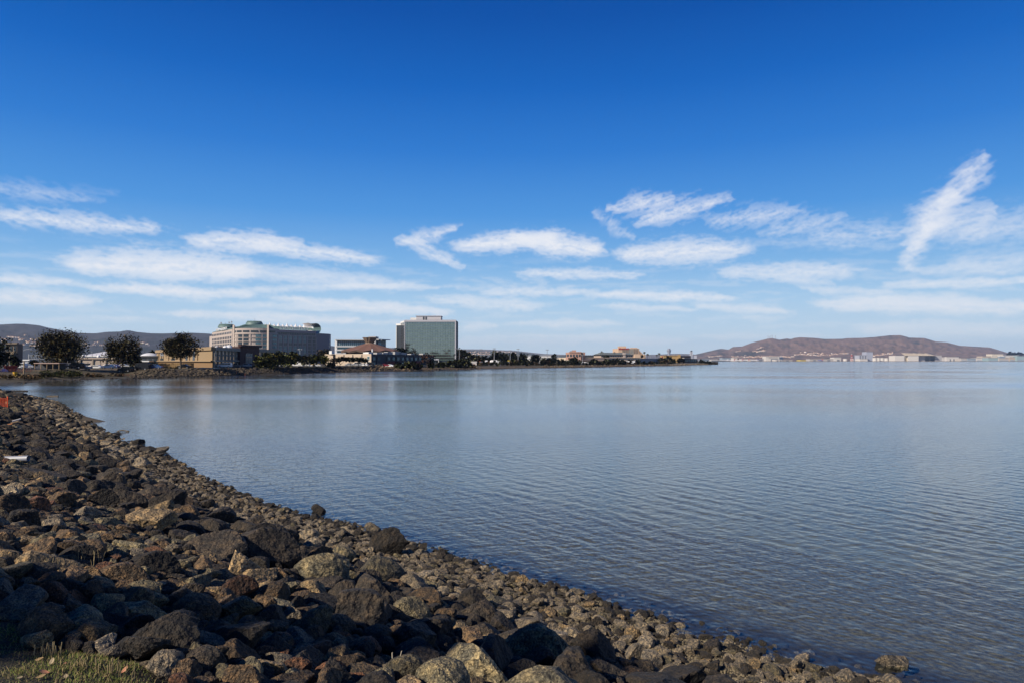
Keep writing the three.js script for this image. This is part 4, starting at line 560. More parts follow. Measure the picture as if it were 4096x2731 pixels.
  const strip = mesh('ribbon_window', rw.box(rw.L / 2, 28.6, rw.L * 0.95, 1.9, 0.3, 0.02), glassDark, o); for (let i = 0; i < 26; i++) mesh('mullion', rw.box(rw.L * (0.03 + 0.036 * i), 28.6, 0.25, 1.9, 0.2, 0.15), pinkStone, strip);
  for (let i = 0; i < 10; i++) { const s = (i + 0.5) * rw.L / 10; mesh('pier', rw.box(s + rw.L / 20, 15, 0.9, 24, 0.6, 0.3), pinkStone, o); for (let k = 0; k < 8; k++) { const y = 25.3 - k * 3.05, w = mesh('window', rw.box(s, y, 2.7, 2.2, 0.2, 0.02), k === 2 && i > 0 && i < 8 ? glassDark : i > 7 ? glassDark : glassBlue, o); mesh('cross_bar', merge([rw.box(s, y, 0.2, 2.2, 0.1, 0.14), rw.box(s, y, 2.7, 0.2, 0.1, 0.15)]), pinkStone, w); } }
  for (let k = 0; k < 8; k++) mesh('floor_band', rw.box(rw.L / 2, 26.9 - k * 3.05, rw.L, 0.5, 0.5, 0.25), pinkStone, o);
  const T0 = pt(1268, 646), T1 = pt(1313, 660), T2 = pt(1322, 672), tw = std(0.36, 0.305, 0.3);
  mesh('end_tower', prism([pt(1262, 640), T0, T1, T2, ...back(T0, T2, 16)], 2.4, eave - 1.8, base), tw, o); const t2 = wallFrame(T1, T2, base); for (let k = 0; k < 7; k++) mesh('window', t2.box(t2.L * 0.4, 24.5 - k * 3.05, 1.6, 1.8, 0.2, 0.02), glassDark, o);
  // vaulted glass end and the white roof tents
  { const v = new THREE.CylinderGeometry(5.2, 5.2, 13, 20, 1, true, 0, Math.PI); v.rotateZ(Math.PI / 2); v.rotateX(Math.PI / 2); v.rotateX(Math.PI); const p = pt(1248, 640); v.rotateY(-0.75); v.translate(p[0] - base[0], eave + 1.8 - base[1], p[1] - base[2]); mesh('glass_vault', v, new THREE.MeshStandardMaterial({ color: RGB(0.13, 0.2, 0.2), roughness: 0.2, metalness: 0.4, side: THREE.DoubleSide }), o); }
  const tentMat = std(0.85, 0.83, 0.82, 0.6, { side: THREE.DoubleSide });
  for (let i = 0; i < 11; i++) { const u = 1052 + i * 17.4, dep = 612 + i * 3.2, p = pt(u, dep), tall = i % 2 ? 4.4 : 3.2, g = new THREE.LatheGeometry([[5.6, 0], [3.6, 0.7], [2.0, 1.5], [0.8, 2.6], [0.2, tall]].map((q) => new THREE.Vector2(...q)), 14); g.translate(p[0] - base[0], eave + 2.4 - base[1], p[1] - base[2] - 5); if (i < 10) mesh('roof_tent', g, tentMat, o); }
  { const p = pt(1218, 634), g = new THREE.CylinderGeometry(4.9, 5.2, 12, 16, 1, true, 0, Math.PI); g.rotateZ(Math.PI / 2); g.rotateX(-Math.PI / 2); g.rotateY(-0.75); g.translate(p[0] - base[0] - 1, eave + 2 - base[1], p[1] - base[2] - 3); mesh('roof_tent', g, tentMat, o); }
  // lettering on the roofs
  const font = await new (await import('three/addons/loaders/FontLoader.js')).FontLoader().loadAsync('fonts/droid/droid_sans_bold.typeface.json'), { TextGeometry } = await import('three/addons/geometries/TextGeometry.js');
  globalThis.signFont = { font, TextGeometry };
  const sign = (f, text, size, s0, y, mat, stretch) => { const g = new TextGeometry(text, { font, size, depth: 0.25, curveSegments: 3 }); g.scale(stretch, 1, 1); const dx = f.B[0] - f.A[0], dz = f.B[1] - f.A[1]; g.rotateY(Math.atan2(-dz, dx)); g.translate(f.A[0] + dx / f.L * s0 - base[0] - dz / f.L * 0.9, y - base[1], f.A[1] + dz / f.L * s0 - base[2] + dx / f.L * 0.9); mesh('roof_lettering', g, mat, o); };
  sign(lw, 'HYATT REGENCY', 2.3, lw.L * 0.27, eave + 0.3, white, 2.0); sign(rw, 'HYATT REGENCY', 2.2, rw.L * 0.22, eave + 0.35, white, 1.25);
}
// the long two storey block by the water, tan on one side, the other coloured charcoal for its shade
{
  const A = pt(1300, 338), B = pt(1486, 322), Cc = pt(1737, 368), y0 = 2.2, y1 = 7.85, base = [B[0], y0, B[1]], o = thing('waterside_block', 'flat roofed two storey block, tan end wall and long charcoal front', 'building', base);
  const l = wallFrame(A, B, base), r = wallFrame(B, Cc, base);
  mesh('body', prism([A, B, Cc, ...back(B, Cc, 24), [A[0] + 6, A[1] - 24]], y0, y1 - 0.12, base), charcoal, o);
  mesh('tan_wall', l.box(l.L / 2, (y0 + y1) / 2, l.L, y1 - y0, 0.3, 0.16), tanWall, o);
  for (const s of [0.03, 0.235, 0.43, 0.62, 0.81]) mesh('downpipe', l.box(l.L * s, 6.2, 0.35, 2.6, 0.25, 0.45), charcoal, o);
  rooms(o, 'window', l, [[l.L * 0.945, 5.9, 1.5, 1.6], [l.L * 0.945, 3.5, 1.6, 1.4]], glassBlue, 0.1, 0.33, white);
  for (let i = 0; i < 14; i++) { const s = (i + 0.5) * r.L / 14; if (i !== 2) { const w = mesh('window', r.box(s, 5.6, 1.5, 1.5, 0.12, 0.04), glassBlue, o); mesh('frame', merge([r.box(s, 6.38, 1.8, 0.12, 0.2, 0.05), r.box(s, 4.82, 1.8, 0.12, 0.2, 0.05), r.box(s, 5.6, 0.1, 1.5, 0.2, 0.05)]), charcoal, w); } if (i % 3 === 0) mesh('window', r.box(s, 3.1, 1.5, 1.3, 0.12, 0.04), glassBlue, o); if (i % 2) mesh('pilaster', r.box(i * r.L / 14, 4.9, 0.4, 5.2, 0.4, 0.2), charcoal, o); }
  const redM = std(0.16, 0.035, 0.03, 0.8); mesh('red_panel', r.box(r.L * 0.27, 3.5, r.L * 0.14, 1.7, 0.3, 0.2), redM, o); mesh('red_panel', r.box(r.L * 0.7, 3.6, r.L * 0.1, 1.6, 0.3, 0.2), redM, o); mesh('awning', r.box(r.L * 0.37, 4.0, 3.6, 0.5, 1.6, 0.9), std(0.05, 0.02, 0.03), o);
  [[0.02, 3, 1], [0.14, 4, 0.8], [0.24, 5, 0.9], [0.3, 4, 1.2], [0.42, 5, 1.4], [0.5, 6, 1.0], [0.66, 3, 0.5], [0.85, 1.5, 0.7]].forEach(([t, w, h]) => mesh('roof_unit', r.box(r.L * t + 2, y1 + h / 2 - 0.1, w, h, 2.5, -4), roofGrey, o)); mesh('roof_unit', l.box(l.L * 0.1, y1 + 0.7, 1.8, 1.8, 2, -1.5), white, o); mesh('roof_unit', l.box(l.L * 0.85, y1 + 0.3, 3.5, 0.9, 2, -2), white, o); mesh('vent_pipe', r.box(r.L * 0.08, y1 + 1.1, 0.5, 2.4, 0.5, -3), white, o);
}
// the round restaurant with the wide brown roof
{
  const D = 400, p = pt(1478, D), yE = Y(1404, D), yT = Y(1373, D), Rr = 116 / F * D, base = [p[0], 2.2, p[1]], o = thing('round_restaurant', 'round restaurant with a wide brown shingled roof and flared crown', 'building', base), n = 24;
  mesh('wall', cyl(Rr * 0.8, Rr * 0.8, yE - 2.2, 0, 0, 0, n), charcoal, o);
  const pos = [], rim = []; for (let i = 0; i < n; i++) { const f = (k) => { const a = k / n * 6.2832, z = k % 2 ? 0.94 : 1; return [Math.cos(a) * Rr * z, yE - 2.2 + (k % 2 ? 0.5 : -0.3), Math.sin(a) * Rr * z]; }, g = (k) => { const a = k / n * 6.2832; return [Math.cos(a) * Rr * 0.13, yT - 2.2, Math.sin(a) * Rr * 0.13]; }; pos.push(...f(i), ...g(i), ...f(i + 1), ...f(i + 1), ...g(i), ...g(i + 1)); const d = (v) => [v[0] * 0.97, v[1] - 1.0, v[2] * 0.97]; rim.push(...f(i), ...f(i + 1), ...d(f(i)), ...d(f(i)), ...f(i + 1), ...d(f(i + 1))); }
  const sheet = (l) => { const g = new THREE.BufferGeometry(); g.setAttribute('position', new THREE.Float32BufferAttribute(l, 3)); g.computeVertexNormals(); return g; }; brownRoof.side = THREE.DoubleSide;
  mesh('roof', sheet(pos), brownRoof, o); mesh('eave', sheet(rim), std(0.16, 0.11, 0.085, 0.9, { side: THREE.DoubleSide }), o);
  const yc = Y(1352, D) - 2.2, c = new THREE.CylinderGeometry(27 / F * D, 13 / F * D, yc - (yT - 2.2) + 0.6, 24, 1); { const q = c.attributes.position; for (let i = 0; i < q.count; i++) { const k = 1 + (i % 2 ? 0.09 : 0); q.setX(i, q.getX(i) * k); q.setZ(i, q.getZ(i) * k); } } const cg = c.toNonIndexed(); cg.computeVertexNormals(); cg.translate(0, (yc + yT - 2.2) / 2, 0); mesh('crown_flare', cg, std(0.19, 0.135, 0.095), o); mesh('crown_collar', cyl(Rr * 0.15, Rr * 0.18, 0.8, 0, yT - 3.0, 0, n), std(0.6, 0.45, 0.35), o);
}
// the office slab behind it
{
  const D = 560, A = pt(1344, D), B = pt(1524, D + 6), E = pt(1338, D + 14), y0 = 2.3, y1 = Y(1360, D), base = [A[0], y0, A[1]], o = thing('banded_office', 'four storey office with white balcony bands behind the brown roof', 'building', base), w = wallFrame(A, B, base), fh = (y1 - 3 - Y(1418, D)) / 3;
  mesh('body', prism([A, B, ...back(A, B, 16)], y0, y1, base), std(0.2, 0.22, 0.24), o); mesh('end_wall', prism([pt(1338, D - 1), pt(1347, D - 1), ...back(pt(1338, D - 1), pt(1347, D - 1), 18)], y0, y1 + 0.5, base), white, o);
  for (let k = 0; k < 5; k++) { const y = y1 - 5.2 - k * 2.9; mesh('balcony_band', w.box(w.L / 2, y, w.L, k ? 1.1 : 0.9, 1.6, 0.9), white, o); mesh('ribbon_glass', w.box(w.L / 2, y + 1.6, w.L, k ? 1.6 : 3.2, 0.2, 0.05), glassBlue, o); } for (let i = 0; i < 22; i++) mesh('mullion', w.box((i + 0.5) * w.L / 22, y1 - 2.6, 0.35, 4.0, 0.3, 0.2), std(0.4, 0.42, 0.44), o); mesh('roof_slab', w.box(w.L / 2, y1 + 0.1, w.L + 1, 0.7, 4, 0.8), std(0.55, 0.56, 0.56), o);
  const P0 = pt(1473, D + 2), P1 = pt(1502, D + 2); mesh('lift_tower', prism([P0, P1, pt(1513, D + 12), ...back(P0, P1, 12)], y0, Y(1345.5, D), base), std(0.5, 0.47, 0.45), o);
  const Q0 = pt(1503, D + 3), Q1 = pt(1543, D + 16), q = wallFrame(Q0, Q1, base); mesh('right_wing', prism([Q0, Q1, ...back(Q0, Q1, 14)], y0, y1 + 0.2, base), std(0.26, 0.28, 0.3), o); for (let k = 0; k < 4; k++) for (let i = 0; i < 5; i++) mesh('window', q.box((i + 0.5) * q.L / 5, y1 - 2.2 - k * 2.9, q.L / 6, 1.9, 0.2, 0.03), glassDark, o); mesh('right_roof', q.box(q.L / 2 + 0.8, y1 + 0.55, q.L + 2.4, 0.7, 5, 0.6), std(0.5, 0.5, 0.48), o);
}
// the green glass tower
{
  const D = 640, A = pt(1619, D), B = pt(1822, D), y0 = 2.3, y1 = Y(1281, D), base = [A[0], y0, A[1]], o = thing('glass_office_tower', 'tall green mirror glass office tower with a white roof plant', 'tower', base), w = wallFrame(A, B, base), L1 = pt(1603, D + 22), L0 = pt(1585, D + 24), frame = std(0.5, 0.49, 0.53, 0.6), dk = new THREE.MeshStandardMaterial({ color: RGB(0.05, 0.055, 0.065), roughness: 0.15, metalness: 0.2 });
  mesh('core', prism([[A[0], A[1] - 0.4], [B[0], B[1] - 0.4], ...back(A, B, 30)], y0, y1, base), std(0.09, 0.1, 0.1), o); mesh('rear_block', prism([L0, L1, pt(1619, D + 1), pt(1619, D + 50), pt(1585, D + 50)], y0, Y(1296, D + 24), base), dk, o);
  const NC = 20, NR = 14, r = rng(8), h = (y1 - 1.6 - 5.5) / NR, wd = w.L / NC, gm = [[0.235, 0.265, 0.248], [0.22, 0.25, 0.235], [0.25, 0.28, 0.262]].map((c) => new THREE.MeshStandardMaterial({ color: RGB(...c), roughness: 0.06, metalness: 0.85 }));
  for (let i = 0; i < NC; i++) for (let k = 0; k < NR; k++) { const g = new THREE.BoxGeometry(wd - 0.14, h - 0.42, 0.12); g.rotateX(rr(-0.004, 0.004, r)); g.rotateY(rr(-0.004, 0.004, r)); g.translate((i + 0.5) * wd, 5.5 + (k + 0.5) * h - y0, 0.05); mesh('pane', g, gm[Math.floor(r() * 3)], o); }
  for (let k = 0; k <= NR; k++) mesh('floor_line', w.box(w.L / 2, 5.5 + k * h, w.L, 0.4, 0.2, 0.02), std(0.17, 0.24, 0.21, 0.3), o);
  for (let i = 0; i < NC; i++) mesh('lobby_pane', w.box((i + 0.5) * wd, 3.9, wd - 0.3, 2.8, 0.1, -0.3), glassDark, o);
  mesh('roof_edge', merge([w.box(w.L / 2, y1 - 0.7, w.L + 0.8, 1.8, 1, 0.1), w.box(w.L - 0.1, y1 / 2 + 1, 1.0, y1 - 2.5, 0.7, 0.35)]), frame, o); mesh('left_corner', w.box(0.0, y1 / 2 + 1, 0.5, y1 - 2.5, 0.6, 0.35), frame, o);
  { const f = wallFrame(L0, L1, base); mesh('rear_roof_edge', f.box(f.L / 2, Y(1296, D + 24) - 0.6, f.L + 0.8, 1.8, 0.8, 0.2), white, o); mesh('rear_corner', f.box(0, Y(1296, D) / 2, 0.6, Y(1296, D) - 3, 0.6, 0.2), white, o); const g = wallFrame(L1, pt(1618, D + 1), base); mesh('side_roof_edge', g.box(g.L / 2, y1 - 1.2, g.L, 1.7, 0.8, 0.3), white, o); for (let k = 1; k < 13; k++) { mesh('floor_line', f.box(f.L / 2, 4 + k * h, f.L, 0.16, 0.15, 0.06), charcoal, o); mesh('floor_line', g.box(g.L / 2, 4 + k * h, g.L, 0.16, 0.15, 0.06), charcoal, o); } }
  const pw = std(0.55, 0.53, 0.55); mesh('roof_plant', bx(100 / F * D, (1279 - 1264) / F * D, 12, X(1712, D) - base[0], Y(1271.5, D) - base[1], -9), pw, o); mesh('plant_roof', bx(104 / F * D, 0.5, 13, X(1712, D) - base[0], Y(1263.5, D) - base[1], -9), frame, o); mesh('plant_room', bx(24 / F * D, 2.2, 8, X(1648, D) - base[0], Y(1274, D) - base[1], -11), white, o);
  for (const u of [1692, 1702]) for (const v of [1270, 1276]) mesh('louvre', bx(1.4, 1.1, 0.3, X(u, D) - base[0], Y(v, D) - base[1], -2.9), dk, o);
  for (let i = 0; i < 14; i++) mesh('railing_post', bx(0.12, 0.9, 0.12, X(1770 + i * 3.9, D) - base[0], y1 + 0.5 - base[1], -0.6), metal, o);
  mesh('porch_roof', bx(23 / F * D, 1.0, 6, X(1746, D) - base[0], Y(1437, D) - base[1], 4), std(0.55, 0.55, 0.6), o); for (const u of [1737, 1757]) mesh('porch_post', bx(0.5, Y(1438, D) - y0, 0.5, X(u, D) - base[0], (Y(1438, D) - y0) / 2, 6.5), white, o);
}
// plain boxes with windows, for the smaller buildings
function block(name, label, u0, u1, vTop, depth, mat, o2 = {}) {
  const dL = depth + (o2.skew ?? 0), A = pt(u0, dL), B = pt(u1, depth), y0 = o2.y0 ?? 2.2, y1 = Y(vTop, depth), base = [A[0], y0, A[1]], o = thing(name, label, o2.category ?? 'building', base, 0, o2.group), w = wallFrame(A, B, base);
  mesh('wall', prism([A, B, ...back(A, B, o2.deep ?? 18)], y0, y1 - 0.01, base), mat, o); mesh('roof_edge', w.box(w.L / 2, y1 + 0.05, w.L + 0.6, o2.edge ?? 0.5, 0.9, 0.1), o2.roof ?? mat, o);
  if (o2.rows) for (let k = 0; k < o2.rows; k++) for (let i = 0; i < o2.cols; i++) mesh('window', w.box((i + 0.5) * w.L / o2.cols, y1 - (o2.first ?? 2.2) - k * (o2.pitch ?? 3.3), w.L / o2.cols * (o2.share ?? 0.55), o2.wh ?? 1.5, 0.2, 0.04), o2.glass ?? glassDark, o);
  return { o, w, base, y1, A, B };
}
{ const b = block('brown_apartment', 'brown three storey apartment block behind the dark cove trees', 20, 66, 1374, 215, std(0.2, 0.155, 0.115), { rows: 3, cols: 3, first: 1.6, pitch: 2.4, deep: 2.5 }); for (let k = 0; k < 3; k++) mesh('balcony', b.w.box(b.w.L * 0.7, b.y1 - 2.9 - k * 2.4, b.w.L * 0.4, 0.7, 1, 0.5), std(0.26, 0.2, 0.13), b.o); }
{ const b = block('warehouse', 'white warehouse with a broad pale metal roof', 308, 428, 1424, 330, white, { deep: 6, rows: 1, cols: 4, first: 2.1, wh: 2.0, share: 0.7 }); const g = new THREE.BufferGeometry(), A = b.A, B = b.B, [c, d] = back(A, B, 30), q = (p, y) => [p[0] - b.base[0], y - b.base[1], p[1] - b.base[2]]; g.setAttribute('position', new THREE.Float32BufferAttribute([...q(A, b.y1), ...q(B, b.y1), ...q([c[0] - 1, c[1]], b.y1 + 3.7), ...q(A, b.y1), ...q([c[0] - 1, c[1]], b.y1 + 3.7), ...q([d[0] + 2, d[1]], b.y1 + 3.7)], 3)); g.computeVertexNormals(); mesh('roof', g, std(0.7, 0.68, 0.7, 0.6, { side: THREE.DoubleSide }), b.o); }
{ const b = block('beige_workshop', 'long beige workshop wall with three pilasters', 305, 466, 1433, 262, std(0.46, 0.37, 0.3), { deep: 5 }); for (const t of [0.1, 0.42, 0.74]) { mesh('pilaster', b.w.box(b.w.L * t, 3.6, 0.5, 2.9, 0.5, 0.25), std(0.3, 0.25, 0.2), b.o); mesh('shutter', b.w.box(b.w.L * t + 1.6, 3.3, 2.4, 1.9, 0.15, 0.05), std(0.42, 0.35, 0.29), b.o); } for (const t of [0.13, 0.51]) { const g = new THREE.SphereGeometry(0.7, 10, 6, 0, 6.3, 0, 1.3); g.rotateX(0.8); g.translate(b.w.L * t, b.y1 - 2.2 + 0.7, -1); mesh('roof_dish', g, dishMat, b.o); } }
block('low_white_garage', 'low white garage behind the construction yard', 74, 118, 1440, 290, white, { rows: 1, cols: 3, first: 1.9, wh: 1.6, deep: 4 });
block('low_grey_wall', 'low grey site wall behind the parked cars', 244, 358, 1453, 235, std(0.2, 0.2, 0.23), { deep: 0.4, edge: 0.1, category: 'wall' });
{ const b = block('dark_flat_shed', 'dark flat roofed shed beside the yellow building', 546, 630, 1425, 290, charcoal, { deep: 5, rows: 1, cols: 4, first: 1.6, wh: 1.3 }); const g = new THREE.SphereGeometry(12, 20, 8, 0, 6.3, 0, 0.6); g.scale(0.55, 0.6, 0.6); g.translate(1.2, b.y1 - 2.2 - 5.6, -8); mesh('domed_roof', g, std(0.7, 0.7, 0.72), b.o); mesh('canopy', b.w.box(b.w.L * 0.45, b.y1 - 2.0, b.w.L * 0.75, 0.5, 4, 2), white, b.o); }
// board fence in front of the yellow wall
{ const A = pt(532, 214), B = pt(775, 212), base = [A[0], 2.2, A[1]], o = thing('board_fence', 'tall brown board fence behind the parked dark cars', 'fence', base), w = wallFrame(A, B, base), n = 96, m = [std(0.25, 0.155, 0.06), std(0.21, 0.13, 0.05), std(0.28, 0.18, 0.075)]; for (let i = 0; i < n; i++) mesh('board', w.box((i + 0.5) * w.L / n, 3.0 + 0.02 * (i % 3), w.L / n - 0.03, 1.75, 0.04, i % 2 ? 0.03 : 0), m[(i * 7) % 3], o); mesh('rail', w.box(w.L / 2, 2.7, w.L, 0.1, 0.08, -0.06), m[1], o); }
// farther buildings towards the point
block('white_depot', 'long white two storey depot behind the pines', 2155, 2204, 1422, 800, white, { rows: 2, cols: 8, first: 2.6, pitch: 3, wh: 1.2, share: 0.6 }); block('small_white_hall', 'small white hall between the dark dome shaped trees', 2100, 2124, 1422, 800, white, {}); block('pale_warehouse', 'pale low warehouse beside the salmon office', 2224, 2268, 1430, 760, cream, { deep: 30 }); block('white_cabin', 'little white cabin among the green trees', 2113, 2130, 1434, 600, white, {}); block('yellow_kiosk', 'low cream building under the yellow green tree', 2262, 2300, 1440, 640, cream, {});
{ const sal = std(0.46, 0.275, 0.215), b = block('salmon_office', 'salmon pink office building with dark square windows', 2278, 2325, 1408, 660, sal, { rows: 3, cols: 4, first: 3.2, pitch: 5.2, wh: 2.4, share: 0.6, deep: 22, edge: 0.8 }), f = wallFrame(pt(2263, 672), b.A, b.base); mesh('left_face', prism([pt(2263, 672), b.A, ...back(pt(2263, 672), b.A, 16)], 2.2, b.y1 - 0.02, b.base), sal, b.o); for (let k = 0; k < 3; k++) { mesh('window', f.box(f.L * 0.62, b.y1 - 3.2 - k * 5.2, f.L * 0.45, 2.4, 0.2, 0.05), glassDark, b.o); mesh('window', f.box(f.L * 0.1, b.y1 - 3.2 - k * 5.2, f.L * 0.14, 2.4, 0.2, 0.05), glassDark, b.o); } mesh('penthouse', bx(15 / F * 660, 9 / F * 660, 7, X(2299, 660) - b.base[0], Y(1404, 660) - b.base[1], -8), sal, b.o); mesh('roof_unit', bx(1.6, 1.6, 3, X(2286, 660) - b.base[0], Y(1405.5, 660) - b.base[1], -6), metal, b.o); mesh('glass_corner', prism([pt(2325, 661), pt(2336, 666), ...back(pt(2325, 661), pt(2336, 666), 12)], 2.2, b.y1 - 0.1, b.base), glassDark, b.o); }
block('dark_garage', 'long dark parking deck behind the tan store', 2330, 2400, 1422, 900, charcoal, { deep: 30 });
{ const b = block('tan_store', 'long pale tan store with a ribbed upper wall by the far shore', 2298, 2560, 1430.5, 690, std(0.6, 0.48, 0.36), { skew: -30, deep: 34 }); mesh('canopy', b.w.box(b.w.L * 0.28, Y(1441, 680), b.w.L * 0.5, 0.8, 4, 2), std(0.4, 0.29, 0.22), b.o); for (const t of [0.1, 0.3, 0.46]) mesh('bay_door', b.w.box(b.w.L * t, Y(1448, 680), b.w.L * 0.1, 2.6, 0.3, 0.1), std(0.56, 0.45, 0.34), b.o); const f = wallFrame(b.B, pt(2634, 790), b.base); mesh('shaded_wall', prism([b.B, pt(2634, 790), [b.B[0] + 2, -820], [b.B[0], -780]], 1.2, b.y1 - 0.4, b.base), std(0.27, 0.25, 0.25), b.o); }  // end wall of the store: shade put into a darker grey than the tan
{ // grey gabled inn
  const D = 860, y0 = 2.3, A = pt(2404, D), B = pt(2532, D + 10), base = [A[0], y0, A[1]], o = thing('gabled_inn', 'pale inn with long grey hipped roofs', 'building', base), w = wallFrame(A, B, base), yE = Y(1418, D), yR = Y(1409, D);
  mesh('wall', prism([A, B, ...back(A, B, 26)], y0, yE, base), std(0.5, 0.38, 0.3), o); for (let k = 0; k < 2; k++) for (let i = 0; i < 14; i++) mesh('window', w.box((i + 0.5) * w.L / 14, yE - 1.8 - k * 3.2, 1.5, 1.5, 0.2, 0.05), glassDark, o);
  const hip = (s0, s1, yy, name) => { const f = (s, d, y) => { const g = w.box(s, y, 0.01, 0.01, 0.01, d); g.computeBoundingBox(); return g.boundingBox.getCenter(new THREE.Vector3()).toArray(); }; const a = f(s0, 1.5, yE), b = f(s1, 1.5, yE), c = f(s1, -27, yE), d = f(s0, -27, yE), e = f(s0 + 6, -13, yy), h = f(s1 - 6, -13, yy), g = new THREE.BufferGeometry(); g.setAttribute('position', new THREE.Float32BufferAttribute([...a, ...b, ...h, ...a, ...h, ...e, ...b, ...c, ...h, ...c, ...d, ...e, ...c, ...e, ...h, ...d, ...a, ...e], 3)); g.computeVertexNormals(); mesh(name, g, std(0.13, 0.145, 0.14, 0.8, { side: THREE.DoubleSide }), o); };
  hip(-2, w.L + 2, yR, 'main_roof'); hip(1, 11, Y(1403, D), 'tower_roof'); hip(w.L * 0.42, w.L * 0.66, Y(1406, D), 'middle_roof'); mesh('gable_bay', w.box(w.L * 0.72, Y(1423, D), 3.4, Y(1414, D) - y0 - 2, 1.2, 0.5), std(0.62, 0.5, 0.42), o);
}
{ // orange hotel in steps
  const D = 1150, y0 = 2.4, base = [X(2500, D), y0, -D], o = thing('stepped_orange_hotel', 'big orange hotel stepping down to one side behind the grey roofs', 'hotel', base), or_ = std(0.55, 0.385, 0.265), A = pt(2474, D), B = pt(2558, D), w = wallFrame(A, B, base), lwf = wallFrame(pt(2451, D + 20), A, base);
  mesh('main_wing', prism([A, B, ...back(A, B, 24)], y0, Y(1393, D), base), or_, o); mesh('left_wing', prism([pt(2451, D + 20), A, ...back(pt(2451, D + 20), A, 18)], y0, Y(1394, D), base), or_, o); mesh('penthouse', bx(30 / F * D, 8 / F * D, 12, X(2492, D) - base[0], Y(1388, D) - base[1], -10), std(0.62, 0.45, 0.32), o); mesh('roof_house', bx(26 / F * D, 2, 10, X(2540, D) - base[0], Y(1392.2, D) - base[1], -12), or_, o);
  for (let k = 0; k < 6; k++) for (let i = 0; i < 10; i++) mesh('window', w.box(w.L * (0.22 + 0.078 * i), Y(1397, D) - k * 2.05, 2.2, 1.3, 0.4, 0), i > 3 && i < 7 ? glassBlue : glassDark, o);
  for (const [u, v] of [[2562, 1403], [2566, 1407], [2570, 1411], [2574, 1415], [2580, 1419], [2584, 1426]]) mesh('step', prism([pt(u - 6, D + 1), pt(u, D + 1), ...back(pt(u - 6, D + 1), pt(u, D + 1), 20)], y0, Y(v, D), base), or_, o); mesh('podium', prism([pt(2540, D - 8), pt(2582, D - 8), ...back(pt(2540, D - 8), pt(2582, D - 8), 8)], y0, Y(1416, D - 8), base), std(0.6, 0.43, 0.3), o);
  const { font, TextGeometry } = globalThis.signFont, g = new TextGeometry('Marriott', { font, size: 3.2, depth: 0.3, curveSegments: 3 }); g.translate(X(2473, D) - base[0] + 0.5, Y(1398, D) - base[1], 0.3); mesh('red_lettering', g, std(0.42, 0.03, 0.02), o);
}
{ // orange roofed restaurant on the point
  const D = 860, b = block('ochre_lodge', 'ochre lodge with a dark timber front on the point', 2654, 2718, 1421, D, std(0.44, 0.29, 0.12), { deep: 20, y0: 2.0 }), dk = std(0.07, 0.055, 0.05); mesh('red_end', prism([pt(2647, D + 8), pt(2653.5, D + 2), ...back(pt(2647, D + 8), pt(2653.5, D + 2), 6)], 2, b.y1 - 0.5, b.base), std(0.3, 0.05, 0.06), b.o); mesh('timber_front', prism([pt(2718, D + 1), pt(2764, D + 10), ...back(pt(2718, D + 1), pt(2764, D + 10), 20)], 2, Y(1422, D), b.base), dk, b.o); mesh('gable_wing', prism([pt(2735, D - 4), pt(2789, D + 12), ...back(pt(2735, D - 4), pt(2789, D + 12), 16)], 2, Y(1434, D), b.base), dk, b.o); const f = wallFrame(pt(2735, D - 4), pt(2789, D + 12), b.base); for (let i = 0; i < 6; i++) mesh('window', f.box((i + 0.6) * f.L / 6.3, Y(1441, D), 1.6, 2.8, 0.2, 0.1), glassBlue, b.o); const s = wallFrame(pt(2712, D), pt(2722, D), b.base); mesh('chimney_wall', s.box(s.L / 2, Y(1430, D), s.L, 8, 1, 0.6), std(0.44, 0.29, 0.12), b.o); mesh('skylight', f.box(f.L * 0.25, Y(1431, D), f.L * 0.5, 0.6, 4, -1), std(0.5, 0.45, 0.4), b.o); for (const u of [2696, 2702, 2711]) mesh('roof_vent', bx(1.2, 2.2, 1.2, X(u, D) - b.base[0], Y(1419, D) - b.base[1], -3), metal, b.o);
}
{ // the flared airport control tower and the old one
  const D = 3500, g = new THREE.LatheGeometry([[5.2, 0], [5.4, 20], [6.2, 34], [8, 46], [11.5, 56.5], [12.2, 57], [6.2, 57.2], [6.2, 60], [7.6, 63.5], [7.2, 64.6], [0.1, 65]].map((p) => new THREE.Vector2(...p)), 28), o = thing('control_tower', 'flared torch shaped airport control tower', 'control tower', [X(2676.5, D), 2.4, -D]); mesh('shaft', g, std(0.33, 0.35, 0.42, 0.5), o); mesh('cab_glass', cyl(7.0, 6.35, 3, 0, 60.3, 0, 24), glassDark, o);
  const D2 = 3300, q = thing('old_control_tower', 'square grey old control tower on the terminal', 'control tower', [X(2766, D2), 2.4, -D2]), gr = std(0.5, 0.5, 0.55); mesh('shaft', merge([bx(5, 46, 8, -4, 23, 0), bx(5, 46, 8, 3, 23, 0), bx(10, 44, 5, 0, 22, -1)]), gr, q); mesh('cab', merge([cyl(5.5, 4, 4, 0, 45, 0, 8), cyl(4, 4, 2.5, 1, 49, 0, 8)]), charcoal, q); mesh('terminal_roof', prism([pt(2762, D2), pt(2788, D2), pt(2788, D2 + 30), pt(2762, D2 + 30)], 2.4, Y(1421, D2), [X(2766, D2), 2.4, -D2]), gr, q);
}
